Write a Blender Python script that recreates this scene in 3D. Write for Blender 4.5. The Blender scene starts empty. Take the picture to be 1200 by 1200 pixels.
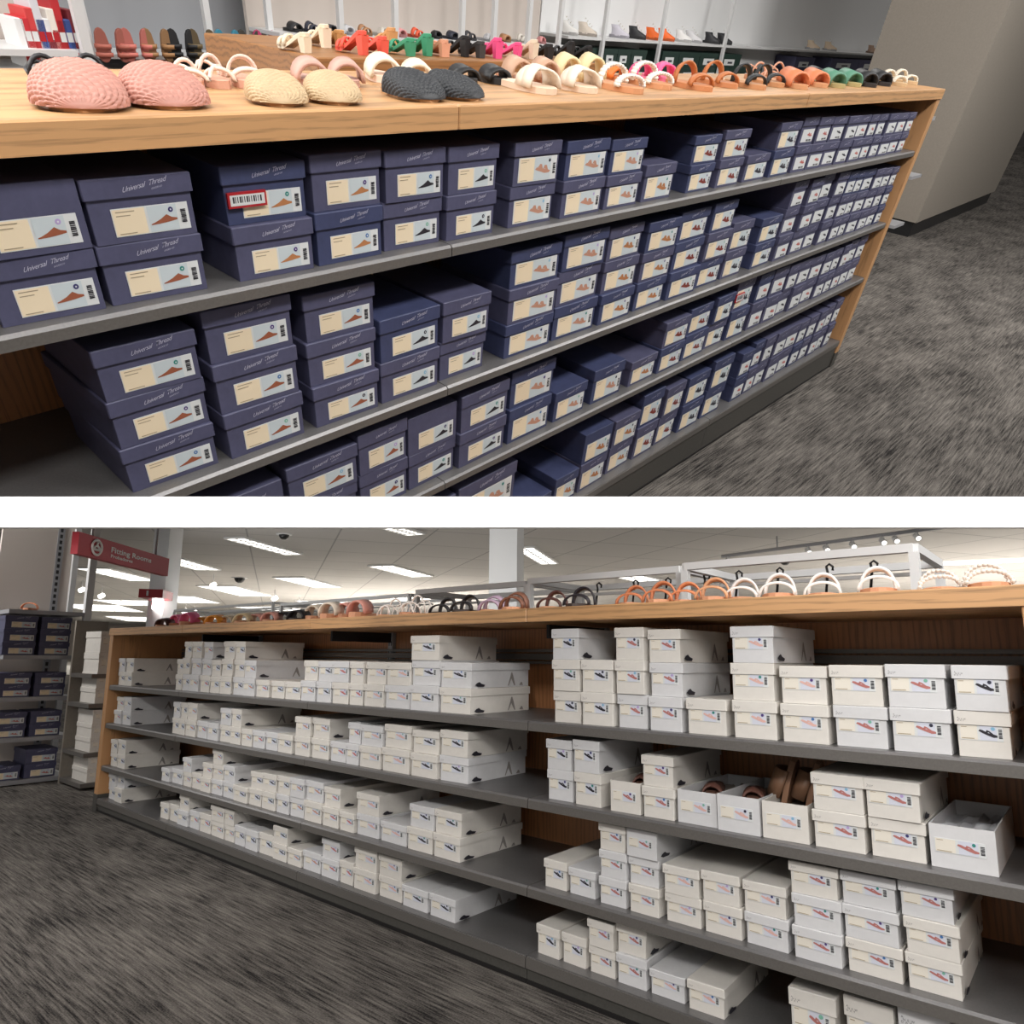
import bpy, bmesh, math, random
from mathutils import Vector, Matrix
random.seed(7)
C = bpy.context.scene.collection
# ------------------------------------------------------------------ camera model
PX, PY, FL = 600.0, 640.0, 800.0
RA = Matrix(((0.677431, -0.41608, 0.606601), (-0.730514, -0.477223, 0.488475), (0.086239, -0.774039, -0.627238)))
RB = Matrix(((0.765502, -0.095713, -0.636275), (0.643367, 0.1281, 0.754764), (0.009266, -0.987132, 0.159639)))

class Place:
    """One store aisle: local X along the shelf front, Y into the shelf, Z up, floor at 0."""
    def __init__(s, R, D, H, M, sign):
        s.R, s.D, s.H, s.M, s.sign = R, D, H, M, sign
        s.cam = Vector((0, -D, H))
    def ray(s, px, py):
        return s.R @ Vector(((px - PX) / FL, (py - PY) / FL, 1.0))
    def aty(s, px, py, y=0.0):
        w = s.ray(px, py); return s.cam + w * ((y - s.cam.y) / w.y)
    def atz(s, px, py, z=0.0):
        w = s.ray(px, py); return s.cam + w * ((z - s.cam.z) / w.z)
    def atx(s, px, py, x):
        w = s.ray(px, py); return s.cam + w * ((x - s.cam.x) / w.x)
    def atd(s, px, py, d):
        return s.cam + s.ray(px, py) * d
    def proj(s, p):
        c = s.R.transposed() @ (Vector(p) - s.cam)
        return (PX + FL * c.x / c.z, PY + FL * c.y / c.z)
    def depth(s, p):
        return (s.R.transposed() @ (Vector(p) - s.cam)).z
    def x_on(s, px, y, z):
        # X of the point of the line (Y=y, Z=z) seen at pixel column px
        Rt = s.R.transposed(); b = Rt @ Vector((0, y - s.cam.y, z - s.cam.z)); a = Rt @ Vector((1, 0, 0)); k = (px - PX) / FL
        return (b.x - k * b.z) / (k * a.z - a.x)
    def z_on(s, py, x, y):
        Rt = s.R.transposed(); b = Rt @ Vector((x, y - s.cam.y, -s.cam.z)); a = Rt @ Vector((0, 0, 1)); k = (py - PY) / FL
        return (b.y - k * b.z) / (k * a.z - a.y)

DA, DB = 1.3, 1.75
HA, HB = 1.372 * DA, 0.548 * DB
camB = Vector((0, -DB, HB))
rot = RB @ RA.transposed()
MA = Matrix.Translation(camB) @ rot.to_4x4() @ Matrix.Translation(-Vector((0, -DA, HA)))
A = Place(RA, DA, HA, MA, -1)
B = Place(RB, DB, HB, Matrix.Identity(4), 1)

# ------------------------------------------------------------------ materials
def lin(c):
    return tuple(((v / 255) / 12.92 if v / 255 <= .04045 else ((v / 255 + .055) / 1.055) ** 2.4) for v in c) + (1,)
MATS = {}
def mat(name, rgb, rough=.6, metal=0., noise=0., nscale=20., stretch=(1, 1, 1), bump=0., emit=None, kind=None, rgb2=None, spec=.5):
    if name in MATS: return MATS[name]
    m = bpy.data.materials.new(name); m.use_nodes = True; nt = m.node_tree; N = nt.nodes; L = nt.links
    p = N['Principled BSDF']; p.inputs['Roughness'].default_value = rough; p.inputs['Metallic'].default_value = metal
    p.inputs['Specular IOR Level'].default_value = spec
    c = lin(rgb); p.inputs['Base Color'].default_value = c
    tc = N.new('ShaderNodeTexCoord'); mp = N.new('ShaderNodeMapping'); mp.inputs['Scale'].default_value = stretch
    L.new(tc.outputs['Object'], mp.inputs['Vector'])
    if emit:
        p.inputs['Emission Color'].default_value = c; p.inputs['Emission Strength'].default_value = emit
    src = None
    if kind == 'weave':
        t = N.new('ShaderNodeTexBrick'); t.inputs['Scale'].default_value = nscale
        t.inputs['Mortar Size'].default_value = .1; t.inputs['Mortar Smooth'].default_value = .8; t.offset = .5
        t.inputs['Brick Width'].default_value = .55; t.inputs['Row Height'].default_value = .4
        mp.inputs['Rotation'].default_value = (0.5, 0.3, .6)
        L.new(mp.outputs[0], t.inputs['Vector'])
        c2 = lin([v * .82 for v in rgb]); t.inputs['Color1'].default_value = c; t.inputs['Color2'].default_value = c2
        t.inputs['Mortar'].default_value = lin([v * .5 for v in rgb]); L.new(t.outputs['Color'], p.inputs['Base Color']); src = t.outputs['Fac']
        b = N.new('ShaderNodeBump'); b.inputs['Strength'].default_value = .8; b.inputs['Distance'].default_value = .004; b.invert = True
        L.new(src, b.inputs['Height']); L.new(b.outputs[0], p.inputs['Normal'])
    elif noise or rgb2 or bump:
        t = N.new('ShaderNodeTexNoise'); t.inputs['Scale'].default_value = nscale; t.inputs['Detail'].default_value = 6
        t.inputs['Roughness'].default_value = .65
        L.new(mp.outputs[0], t.inputs['Vector'])
        if noise or rgb2:
            r = N.new('ShaderNodeValToRGB')
            lo = lin([v * (1 - noise) for v in rgb]); hi = lin(rgb2) if rgb2 else lin([min(255, v * (1 + noise * .6)) for v in rgb])
            r.color_ramp.elements[0].position = .35; r.color_ramp.elements[1].position = .68
            r.color_ramp.elements[0].color = lo; r.color_ramp.elements[1].color = hi
            L.new(t.outputs['Fac'], r.inputs['Fac']); L.new(r.outputs[0], p.inputs['Base Color'])
        if bump:
            b = N.new('ShaderNodeBump'); b.inputs['Strength'].default_value = bump; b.inputs['Distance'].default_value = .003
            L.new(t.outputs['Fac'], b.inputs['Height']); L.new(b.outputs[0], p.inputs['Normal'])
    MATS[name] = m
    return m

def carpet(name):
    m = mat(name, (84, 80, 77), rough=.95, spec=.1)
    nt = m.node_tree; N = nt.nodes; L = nt.links; p = N['Principled BSDF']
    tc = N.new('ShaderNodeTexCoord')
    def noise(scale, st, det=5):
        mp = N.new('ShaderNodeMapping'); mp.inputs['Scale'].default_value = st; L.new(tc.outputs['Object'], mp.inputs['Vector'])
        t = N.new('ShaderNodeTexNoise'); t.inputs['Scale'].default_value = scale; t.inputs['Detail'].default_value = det; t.inputs['Roughness'].default_value = .7
        L.new(mp.outputs[0], t.inputs['Vector']); return t.outputs['Fac']
    a = noise(4, (1.3, 26, 1), 8); b = noise(1.6, (1, 2.2, 1), 3); g = noise(180, (1, 1, 1), 2)
    m1 = N.new('ShaderNodeMath'); m1.operation = 'MULTIPLY_ADD'; m1.inputs[1].default_value = .45; L.new(b, m1.inputs[0])
    L.new(a, m1.inputs[2])
    m2 = N.new('ShaderNodeMath'); m2.operation = 'MULTIPLY_ADD'; m2.inputs[1].default_value = .35; L.new(g, m2.inputs[0]); L.new(m1.outputs[0], m2.inputs[2])
    r = N.new('ShaderNodeValToRGB'); e = r.color_ramp.elements
    e[0].position = .86; e[0].color = lin((34, 32, 32)); e[1].position = 1.25; e[1].color = lin((132, 126, 120))
    mm = N.new('ShaderNodeMapRange'); mm.inputs['From Min'].default_value = .62; mm.inputs['From Max'].default_value = 1.2
    L.new(m2.outputs[0], mm.inputs['Value']); e[0].position = .22; e[1].position = .86
    L.new(mm.outputs[0], r.inputs['Fac']); L.new(r.outputs[0], p.inputs['Base Color'])
    bp = N.new('ShaderNodeBump'); bp.inputs['Strength'].default_value = .5; bp.inputs['Distance'].default_value = .004
    L.new(m2.outputs[0], bp.inputs['Height']); L.new(bp.outputs[0], p.inputs['Normal'])
    return m

def wood(name, rgb, dark=.2, sx=1.0, rough=.42):
    m = mat(name, rgb, rough=rough)
    nt = m.node_tree; N = nt.nodes; L = nt.links; p = N['Principled BSDF']
    tc = N.new('ShaderNodeTexCoord'); mp = N.new('ShaderNodeMapping'); mp.inputs['Scale'].default_value = (sx * .35, 3.2, 3.2) if sx > 0 else (3.2, 3.2, .35)
    L.new(tc.outputs['Object'], mp.inputs['Vector'])
    n1 = N.new('ShaderNodeTexNoise'); n1.inputs['Scale'].default_value = 3; n1.inputs['Detail'].default_value = 4; L.new(mp.outputs[0], n1.inputs['Vector'])
    w = N.new('ShaderNodeTexWave'); w.wave_type = 'BANDS'; w.bands_direction = 'Z' if sx > 0 else 'X'; w.inputs['Scale'].default_value = 5.5
    w.inputs['Distortion'].default_value = 7; w.inputs['Detail'].default_value = 3; w.inputs['Detail Scale'].default_value = 1.3
    L.new(mp.outputs[0], w.inputs['Vector'])
    mp2 = N.new('ShaderNodeMapping'); mp2.inputs['Scale'].default_value = (4, 90, 90) if sx > 0 else (90, 90, 4); L.new(tc.outputs['Object'], mp2.inputs['Vector'])
    n2 = N.new('ShaderNodeTexNoise'); n2.inputs['Scale'].default_value = 4; n2.inputs['Detail'].default_value = 5; L.new(mp2.outputs[0], n2.inputs['Vector'])
    a = N.new('ShaderNodeMath'); a.operation = 'MULTIPLY_ADD'; a.inputs[1].default_value = .45; L.new(w.outputs['Fac'], a.inputs[0]); L.new(n2.outputs['Fac'], a.inputs[2])
    b = N.new('ShaderNodeMath'); b.operation = 'MULTIPLY_ADD'; b.inputs[1].default_value = .5; L.new(n1.outputs['Fac'], b.inputs[0]); L.new(a.outputs[0], b.inputs[2])
    r = N.new('ShaderNodeValToRGB'); e = r.color_ramp.elements
    e[0].position = .55; e[0].color = lin([v * (1 - dark) for v in rgb]); e[1].position = 1.0; e[1].color = lin([min(255, v * 1.06) for v in rgb])
    L.new(b.outputs[0], r.inputs['Fac']); L.new(r.outputs[0], p.inputs['Base Color'])
    return m

M_NAVY = mat('navy_cardboard', (80, 80, 106), rough=.5, noise=.06, nscale=30, spec=.4)
M_NAVYD = mat('navy_blue_cardboard', (62, 68, 100), rough=.5, noise=.06, nscale=30, spec=.4)
M_WBOX = mat('white_cardboard', (218, 213, 206), rough=.6, noise=.02, nscale=30, spec=.3)
M_WBOX2 = mat('cool_white_cardboard', (211, 210, 211), rough=.6, noise=.02, nscale=30, spec=.3)
M_INNER = mat('box_inside', (150, 140, 128), rough=.8)
M_PAPER = mat('label_paper', (214, 216, 216), rough=.5)
M_BEIGE = mat('label_beige', (234, 216, 186), rough=.5)
M_CREAM = mat('label_cream', (226, 219, 206), rough=.5)
M_PATCH = mat('label_photo_ground', (196, 205, 209), rough=.5)
M_PATCH2 = mat('label_photo_lilac', (206, 208, 220), rough=.5)
M_INK = mat('label_ink', (38, 36, 44), rough=.6)
M_FAINT = mat('label_small_print', (165, 148, 122), rough=.6)
M_LOGO = mat('logo_print', (190, 188, 205), rough=.4)
M_LOGOD = mat('lid_small_print', (92, 90, 92), rough=.5)
M_PRINT = mat('side_print_grey', (140, 134, 130), rough=.6)
M_RED = mat('security_red', (170, 32, 40), rough=.4)
SHOEC = {k: mat('picture_' + k, v, rough=.6) for k, v in dict(brown=(150, 84, 58), rust=(128, 52, 42), tan=(178, 118, 74), blush=(190, 140, 118),
         black=(36, 32, 40), rose=(178, 112, 106), pink=(218, 174, 164), dark=(50, 48, 58), red=(188, 108, 102)).items()}
DOTC = {k: mat('size_dot_' + k, v, rough=.5) for k, v in dict(navy=(52, 48, 104), blue=(66, 112, 168), sky=(130, 178, 206), teal=(48, 132, 124),
        green=(120, 176, 156), lilac=(178, 156, 204), purple=(78, 58, 120), black=(40, 40, 60)).items()}
M_OAK = wood('oak_veneer', (186, 142, 98), .2, 1)
M_OAKV = wood('oak_veneer_upright', (188, 142, 98), .2, -1)
M_OAKB = wood('oak_back_panel', (176, 122, 82), .18, -1)
M_WALNUT = wood('brown_plinth_wood', (150, 104, 62), .22, 1)
M_SHELF = mat('grey_shelf_metal', (112, 108, 104), rough=.42, metal=.35, noise=.05, nscale=200)
M_SHELFTOP = mat('shelf_deck_metal', (120, 118, 118), rough=.38, metal=.45, noise=.05, nscale=200)
M_KICK = mat('kick_plate_metal', (84, 82, 78), rough=.5, metal=.3, noise=.06, nscale=120)
M_DARK = mat('dark_metal', (44, 42, 42), rough=.5, metal=.5)
M_WHITE = mat('white_paint', (232, 232, 232), rough=.5)
M_GAP = mat('bright_white_paint', (252, 252, 252), rough=.6)
M_WMETAL = mat('white_metal', (214, 214, 214), rough=.4)
M_LGREY = mat('light_grey_metal', (160, 160, 164), rough=.4, metal=.2)
M_GWALL = mat('grey_column_paint', (140, 132, 122), rough=.8, noise=.03, nscale=60)
M_GWALL2 = mat('warm_wall_paint', (196, 186, 178), rough=.8)
M_PEG = mat('grey_pegboard', (150, 152, 156), rough=.7)
M_BLACK = mat('black_plastic', (24, 24, 26), rough=.35)
M_GREEN = mat('dark_green_cardboard', (38, 58, 52), rough=.5, noise=.05)

# ------------------------------------------------------------------ mesh builder
class MB:
    def __init__(s): s.v = []; s.f = []; s.m = []; s.mats = []; s.sm = []
    def mi(s, m):
        if m not in s.mats: s.mats.append(m)
        return s.mats.index(m)
    def add(s, vs, fs, m, smooth=False):
        o = len(s.v); s.v += [tuple(v) for v in vs]; k = s.mi(m)
        for f in fs: s.f.append(tuple(i + o for i in f)); s.m.append(k); s.sm.append(smooth)
        return s
    def box(s, x0, x1, y0, y1, z0, z1, m, skip=()):
        vs = [(x0, y0, z0), (x1, y0, z0), (x1, y1, z0), (x0, y1, z0), (x0, y0, z1), (x1, y0, z1), (x1, y1, z1), (x0, y1, z1)]
        F = {'b': (0, 3, 2, 1), 't': (4, 5, 6, 7), 'f': (0, 1, 5, 4), 'r': (1, 2, 6, 5), 'k': (2, 3, 7, 6), 'l': (3, 0, 4, 7)}
        return s.add(vs, [f for k, f in F.items() if k not in skip], m)
    def cbox(s, x0, x1, y0, y1, z0, z1, m, b=.0015):
        # box with chamfered vertical and top edges
        def ring(z, i):
            return [(x0 + i + b, y0 + i, z), (x1 - i - b, y0 + i, z), (x1 - i, y0 + i + b, z), (x1 - i, y1 - i - b, z), (x1 - i - b, y1 - i, z), (x0 + i + b, y1 - i, z), (x0 + i, y1 - i - b, z), (x0 + i, y0 + i + b, z)]
        r = ring(z0, 0) + ring(z1 - b, 0) + ring(z1, b)
        fs = [tuple(range(7, -1, -1)), tuple(range(16, 24))]
        for k in range(2):
            for i in range(8):
                j = (i + 1) % 8; fs.append((k * 8 + i, k * 8 + j, k * 8 + 8 + j, k * 8 + 8 + i))
        return s.add(r, fs, m)
    def poly(s, pts, m, th=None):
        n = len(pts)
        if th is None: return s.add(pts, [tuple(range(n))], m)
        t = Vector(th); a = [Vector(p) for p in pts]; b = [p + t for p in a]
        return s.add(a + b, [tuple(range(n - 1, -1, -1)), tuple(range(n, 2 * n))] + [(i, (i + 1) % n, n + (i + 1) % n, n + i) for i in range(n)], m)
    def tube(s, pts, r, m, n=6, closed=False, flat=1.0):
        pts = [Vector(p) for p in pts]; R = []; N = len(pts)
        for i, p in enumerate(pts):
            if closed: t = pts[(i + 1) % N] - pts[i - 1]
            else: t = pts[min(i + 1, N - 1)] - pts[max(i - 1, 0)]
            t.normalize(); up = Vector((0, 0, 1)) if abs(t.z) < .95 else Vector((0, 1, 0))
            u = t.cross(up).normalized(); w = u.cross(t)
            rr = r[i] if isinstance(r, (list, tuple)) else r
            for k in range(n):
                a = 2 * math.pi * k / n; R.append(p + u * math.cos(a) * rr + w * math.sin(a) * rr * flat)
        fs = []
        for i in range(N if closed else N - 1):
            j = (i + 1) % N
            for k in range(n):
                l = (k + 1) % n; fs.append((i * n + k, i * n + l, j * n + l, j * n + k))
        if not closed: fs += [tuple(range(n - 1, -1, -1)), tuple((N - 1) * n + k for k in range(n))]
        return s.add(R, fs, m, True)
    def cyl(s, p0, p1, r, m, n=12): return s.tube([p0, p1], r, m, n)
    def mesh(s, name):
        me = bpy.data.meshes.new(name); me.from_pydata(s.v, [], s.f)
        for m in s.mats: me.materials.append(m)
        me.polygons.foreach_set('material_index', s.m); me.polygons.foreach_set('use_smooth', s.sm); me.update()
        return me
    def part(s, name, parent, label=None):
        o = bpy.data.objects.new(name, s.mesh(name)); C.objects.link(o); o.parent = parent
        if label: o['label'] = label
        return o

def xform(S, loc=(0, 0, 0), rz=0., scale=1., rx=0., ry=0.):
    return S.M @ Matrix.Translation(Vector(loc)) @ Matrix.Rotation(rz, 4, 'Z') @ Matrix.Rotation(rx, 4, 'X') @ Matrix.Rotation(ry, 4, 'Y') @ Matrix.Scale(scale, 4)
IN_A = set()
def note(S, o):
    if S is A: IN_A.add(o.name)
def thing(S, name, label, cat, loc=(0, 0, 0), rz=0., group=None, scale=1., rx=0., ry=0.):
    o = bpy.data.objects.new(name, None); o.empty_display_size = .05; C.objects.link(o)
    o.matrix_world = xform(S, loc, rz, scale, rx, ry); o['label'] = label; o['category'] = cat
    if group: o['group'] = group
    note(S, o); return o
def solo(S, mb, name, label, cat, loc=(0, 0, 0), rz=0., group=None, scale=1., rx=0., ry=0.):
    o = bpy.data.objects.new(name, mb.mesh(name)); C.objects.link(o); o.matrix_world = xform(S, loc, rz, scale, rx, ry)
    o['label'] = label; o['category'] = cat
    if group: o['group'] = group
    note(S, o); return o
def struct(S, mb, name, loc=(0, 0, 0), rz=0.):
    o = bpy.data.objects.new(name, mb.mesh(name)); C.objects.link(o); o.matrix_world = xform(S, loc, rz); o['kind'] = 'structure'
    note(S, o); return o
def addpart(me, name, parent, loc=(0, 0, 0), scale=(1, 1, 1), rot=(0, 0, 0)):
    o = bpy.data.objects.new(name, me); C.objects.link(o); o.parent = parent; o.location = loc; o.scale = scale; o.rotation_euler = rot
    return o
def textmesh(name, lines, m, size=1., shear=0., spacing=1., bold=0.):
    """lines: (string, x, y, scale); flat lettering standing in the XZ plane, facing -Y."""
    bm = bmesh.new()
    for st, x, y, sc in lines:
        cu = bpy.data.curves.new(name, 'FONT'); cu.body = st; cu.size = size * sc; cu.shear = shear; cu.space_character = spacing
        cu.resolution_u = 2; cu.offset = bold * sc; cu.extrude = 0
        ob = bpy.data.objects.new(name, cu); C.objects.link(ob)
        bpy.context.view_layer.update()
        me = bpy.data.meshes.new_from_object(ob.evaluated_get(bpy.context.evaluated_depsgraph_get()))
        for v in me.vertices: v.co = Vector((v.co.x + x, 0, v.co.y + y))
        bm.from_mesh(me); bpy.data.objects.remove(ob); bpy.data.meshes.remove(me)
    out = bpy.data.meshes.new(name); bm.to_mesh(out); bm.free()
    out.materials.clear(); out.materials.append(m)
    for p in out.polygons: p.material_index = 0
    return out
EA, EA2, EB, WS = 42, 30, 34, .4
# ------------------------------------------------------------------ shoe boxes
LOGO = textmesh('lid_logo', [('Universal', 0, 0, 1), ('Thread', 3.95, .0, 1.02), ('GOODS CO', 4.3, -.6, .33)], M_LOGO, 1.0, .5, .92, -.004)
xs = [v.co.x for v in LOGO.vertices]; LW = max(xs) - min(xs); x0_ = min(xs)
for v in LOGO.vertices: v.co = Vector(((v.co.x - x0_) / LW - .5, 0, (v.co.z) / LW + ((v.co.x - x0_) / LW - .5) * .16))
LIDTXT = textmesh('lid_print', [('A', 0.1, 1.5, 1), ('N E W', .55, .75, 1), ('D A Y', 0, 0, 1)], M_LOGOD, 1.0, 0, 1.25, 0)
for v in LIDTXT.vertices: v.co = v.co / 5.2

def silhouette(mb, style, x, z, w, h, m, y):
    def P(pts): return [(x + a * w, y, z + b * h) for a, b in pts]
    if style == 'mule':
        mb.poly(P([(0, .02), (.3, .06), (.6, .14), (1, .3), (1, .5), (.8, .62), (.62, .95), (.36, .5), (.12, .22), (0, .12)]), m)
    elif style == 'slide':
        mb.poly(P([(0, .42), (.3, .22), (.62, 0), (.9, .02), (1, .2), (.8, .34), (.4, .5), (.12, .64)]), m)
        mb.poly(P([(.14, .5), (.3, .95), (.42, .9), (.5, .4), (.36, .42), (.26, .6)]), m)
        mb.poly(P([(.5, .35), (.6, .8), (.74, .78), (.84, .28), (.7, .26), (.62, .5)]), m)
    else:
        mb.poly(P([(0, .72), (.2, .5), (.5, .25), (.8, .05), (1, .1), (1, .3), (.8, .42), (.5, .55), (.2, .84), (.06, .88)]), m)
        mb.poly(P([(.36, .5), (.44, .86), (.6, .74), (.8, .42), (.66, .44), (.54, .62), (.46, .56)]), m)

def disc(mb, x, z, r, m, y, n=12):
    mb.poly([(x + r * math.cos(2 * math.pi * i / n), y, z + r * math.sin(2 * math.pi * i / n)) for i in range(n)], m)

LABELS = {}
def label_mesh(style, col, dot, w, h, lay):
    key = (style, col, dot, round(w, 3), round(h, 3), lay)
    if key in LABELS: return LABELS[key]
    mb = MB(); e = -.0004
    def R(x0, x1, z0, z1, m, k): mb.poly([(x0 * w, e * k, z0 * h), (x1 * w, e * k, z0 * h), (x1 * w, e * k, z1 * h), (x0 * w, e * k, z1 * h)], m)
    def bars(x0, x1, z0, z1, n, vert=True):
        for i in range(n):
            a = i / n; b = a + (.55 if i % 3 else .8) / n
            if vert: R(x0, x1, z0 + (z1 - z0) * a, z0 + (z1 - z0) * b, M_INK, 3)
            else: R(x0 + (x1 - x0) * a, x0 + (x1 - x0) * b, z0, z1, M_INK, 3)
    if lay == 'wide':      # long label with beige field, picture and barcode
        x0, x1, z0, z1 = -.29, .42, .1, .53
        mb.box(x0 * w, x1 * w, e, 0.0004, z0 * h, z1 * h, M_PAPER); W = x1 - x0; H = z1 - z0
        R(x0 + .01 * W, x0 + .42 * W, z0 + .03 * H, z1 - .03 * H, M_BEIGE, 2); R(x0 + .45 * W, x0 + .84 * W, z0 + .03 * H, z1 - .03 * H, M_PATCH, 2)
        for k, l in ((.86, .24), (.72, .18), (.08, .22)): R(x0 + .05 * W, x0 + (.05 + l) * W, z0 + k * H, z0 + (k + .035) * H, M_FAINT, 3)
        silhouette(mb, style, (x0 + .47 * W) * w, (z0 + .28 * H) * h, .36 * W * w, .36 * H * h, SHOEC[col], e * 3)
        disc(mb, (x0 + .76 * W) * w, (z0 + .78 * H) * h, .1 * H * h, DOTC[dot], e * 3); disc(mb, (x0 + .76 * W) * w, (z0 + .78 * H) * h, .035 * H * h, M_PAPER, e * 4, 6)
        bars(x0 + .89 * W, x0 + .96 * W, z0 + .25 * H, z0 + .78 * H, 8)
    elif lay == 'square':  # taller label under the lid
        x0, x1, z0, z1 = -.38, .43, .08, .64
        mb.box(x0 * w, x1 * w, e, 0.0004, z0 * h, z1 * h, M_PAPER); W = x1 - x0; H = z1 - z0
        R(x0 + .02 * W, x0 + .4 * W, z0 + .03 * H, z1 - .03 * H, M_BEIGE, 2); R(x0 + .4 * W, x0 + .84 * W, z0 + .03 * H, z1 - .03 * H, M_PATCH, 2)
        for k, l in ((.88, .2), (.8, .14), (.06, .18)): R(x0 + .05 * W, x0 + (.05 + l) * W, z0 + k * H, z0 + (k + .025) * H, M_FAINT, 3)
        silhouette(mb, style, (x0 + .42 * W) * w, (z0 + .3 * H) * h, .42 * W * w, .42 * H * h, SHOEC[col], e * 3)
        disc(mb, (x0 + .8 * W) * w, (z0 + .82 * H) * h, .07 * H * h, DOTC[dot], e * 3); bars(x0 + .9 * W, x0 + .97 * W, z0 + .25 * H, z0 + .7 * H, 7)
    elif lay == 'small':   # small square label at the bottom of the box end
        x0, x1, z0, z1 = -.34, .42, .1, .56
        mb.box(x0 * w, x1 * w, e, 0.0004, z0 * h, z1 * h, M_PAPER); W = x1 - x0; H = z1 - z0
        silhouette(mb, style, (x0 + .42 * W) * w, (z0 + .42 * H) * h, .44 * W * w, .34 * H * h, SHOEC[col], e * 3)
        bars(x0 + .45 * W, x0 + .9 * W, z0 + .06 * H, z0 + .2 * H, 5, False)
    else:                  # 'mid': pale label across the middle of white boxes
        x0, x1, z0, z1 = -.42, .34, .36, .69
        if lay == 'narrow': x0, x1 = -.36, .42
        mb.box(x0 * w, x1 * w, e, 0.0004, z0 * h, z1 * h, M_PAPER); W = x1 - x0; H = z1 - z0
        R(x0 + .02 * W, x0 + .42 * W, z0 + .04 * H, z1 - .04 * H, M_CREAM, 2); R(x0 + .48 * W, x0 + .86 * W, z0 + .04 * H, z1 - .04 * H, M_PATCH2, 2)
        R(x0 + .05 * W, x0 + .18 * W, z0 + .84 * H, z0 + .88 * H, M_FAINT, 3); R(x0 + .05 * W, x0 + .34 * W, z0 + .09 * H, z0 + .14 * H, M_FAINT, 3)
        silhouette(mb, style, (x0 + .45 * W) * w, (z0 + .2 * H) * h, .42 * W * w, .6 * H * h, SHOEC[col], e * 3)
        disc(mb, (x0 + .78 * W) * w, (z0 + .8 * H) * h, .12 * H * h, DOTC[dot], e * 4); bars(x0 + .9 * W, x0 + .98 * W, z0 + .2 * H, z0 + .8 * H, 7)
    LABELS[key] = mb.mesh('label'); return LABELS[key]

PIC = dict(mb=('mule', 'brown', 'brown mule'), mt=('mule', 'tan', 'tan mule'), mk=('mule', 'black', 'black mule'), sb=('slide', 'blush', 'beige strapped sandal'),
           st=('slide', 'tan', 'tan strapped sandal'), sr=('slide', 'rust', 'rust brown slide'), sd=('slide', 'dark', 'dark strapped slide'),
           pr=('slide', 'red', 'reddish sandal'), pd=('flat', 'dark', 'dark sandal'), bk=('flat', 'black', 'black sandal'), ro=('flat', 'rose', 'rose sandal'),
           pk=('flat', 'pink', 'pink slipper'), rs=('flat', 'red', 'red sandal'), gr=('flat', 'dark', 'small dark sandal'), ln=('flat', 'blush', 'blush sandal'))
GEO = {}
def body_mesh(w, d, h, m, opened):
    key = ('b', round(w, 4), round(d, 3), round(h, 4), m.name, opened)
    if key not in GEO:
        mb = MB(); a = w / 2
        if not opened: mb.cbox(-a, a, 0, d, 0, h, m, .001)
        else:
            t = .003
            mb.box(-a, a, 0, d, 0, t, m); mb.box(-a, a, 0, t, t, h, m); mb.box(-a, a, d - t, d, t, h, m)
            mb.box(-a, -a + t, t, d - t, t, h, m); mb.box(a - t, a, t, d - t, t, h, m)
        GEO[key] = mb.mesh('box_body')
    return GEO[key]
def lid_mesh(w, d, h, m):
    key = ('l', round(w, 4), round(d, 3), round(h, 4), m.name)
    if key not in GEO:
        mb = MB(); mb.cbox(-w / 2, w / 2, 0, d, 0, h, m, .0018); GEO[key] = mb.mesh('lid')
    return GEO[key]
def sideprint(d, h):
    key = ('s', round(d, 3), round(h, 3))
    if key not in GEO:
        e = .0004; out = []
        for pts, m in (([(.06, .12), (.1, .06), (.2, .05), (.22, .12), (.16, .17), (.13, .24), (.09, .2)], M_INK),
                       ([(.6, .06), (.615, .06), (.66, .34), (.71, .06), (.73, .06), (.7, .4), (.68, .56), (.67, .62), (.655, .56), (.64, .4)], M_PRINT),
                       ([(.8, .06), (.83, .18), (.85, .19), (.87, .06)], M_PRINT)):
            mb = MB(); mb.poly([(e, y * d, z * h) for y, z in pts], m); out.append(mb.mesh('side_print'))
        GEO[key] = out
    return GEO[key]

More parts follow.
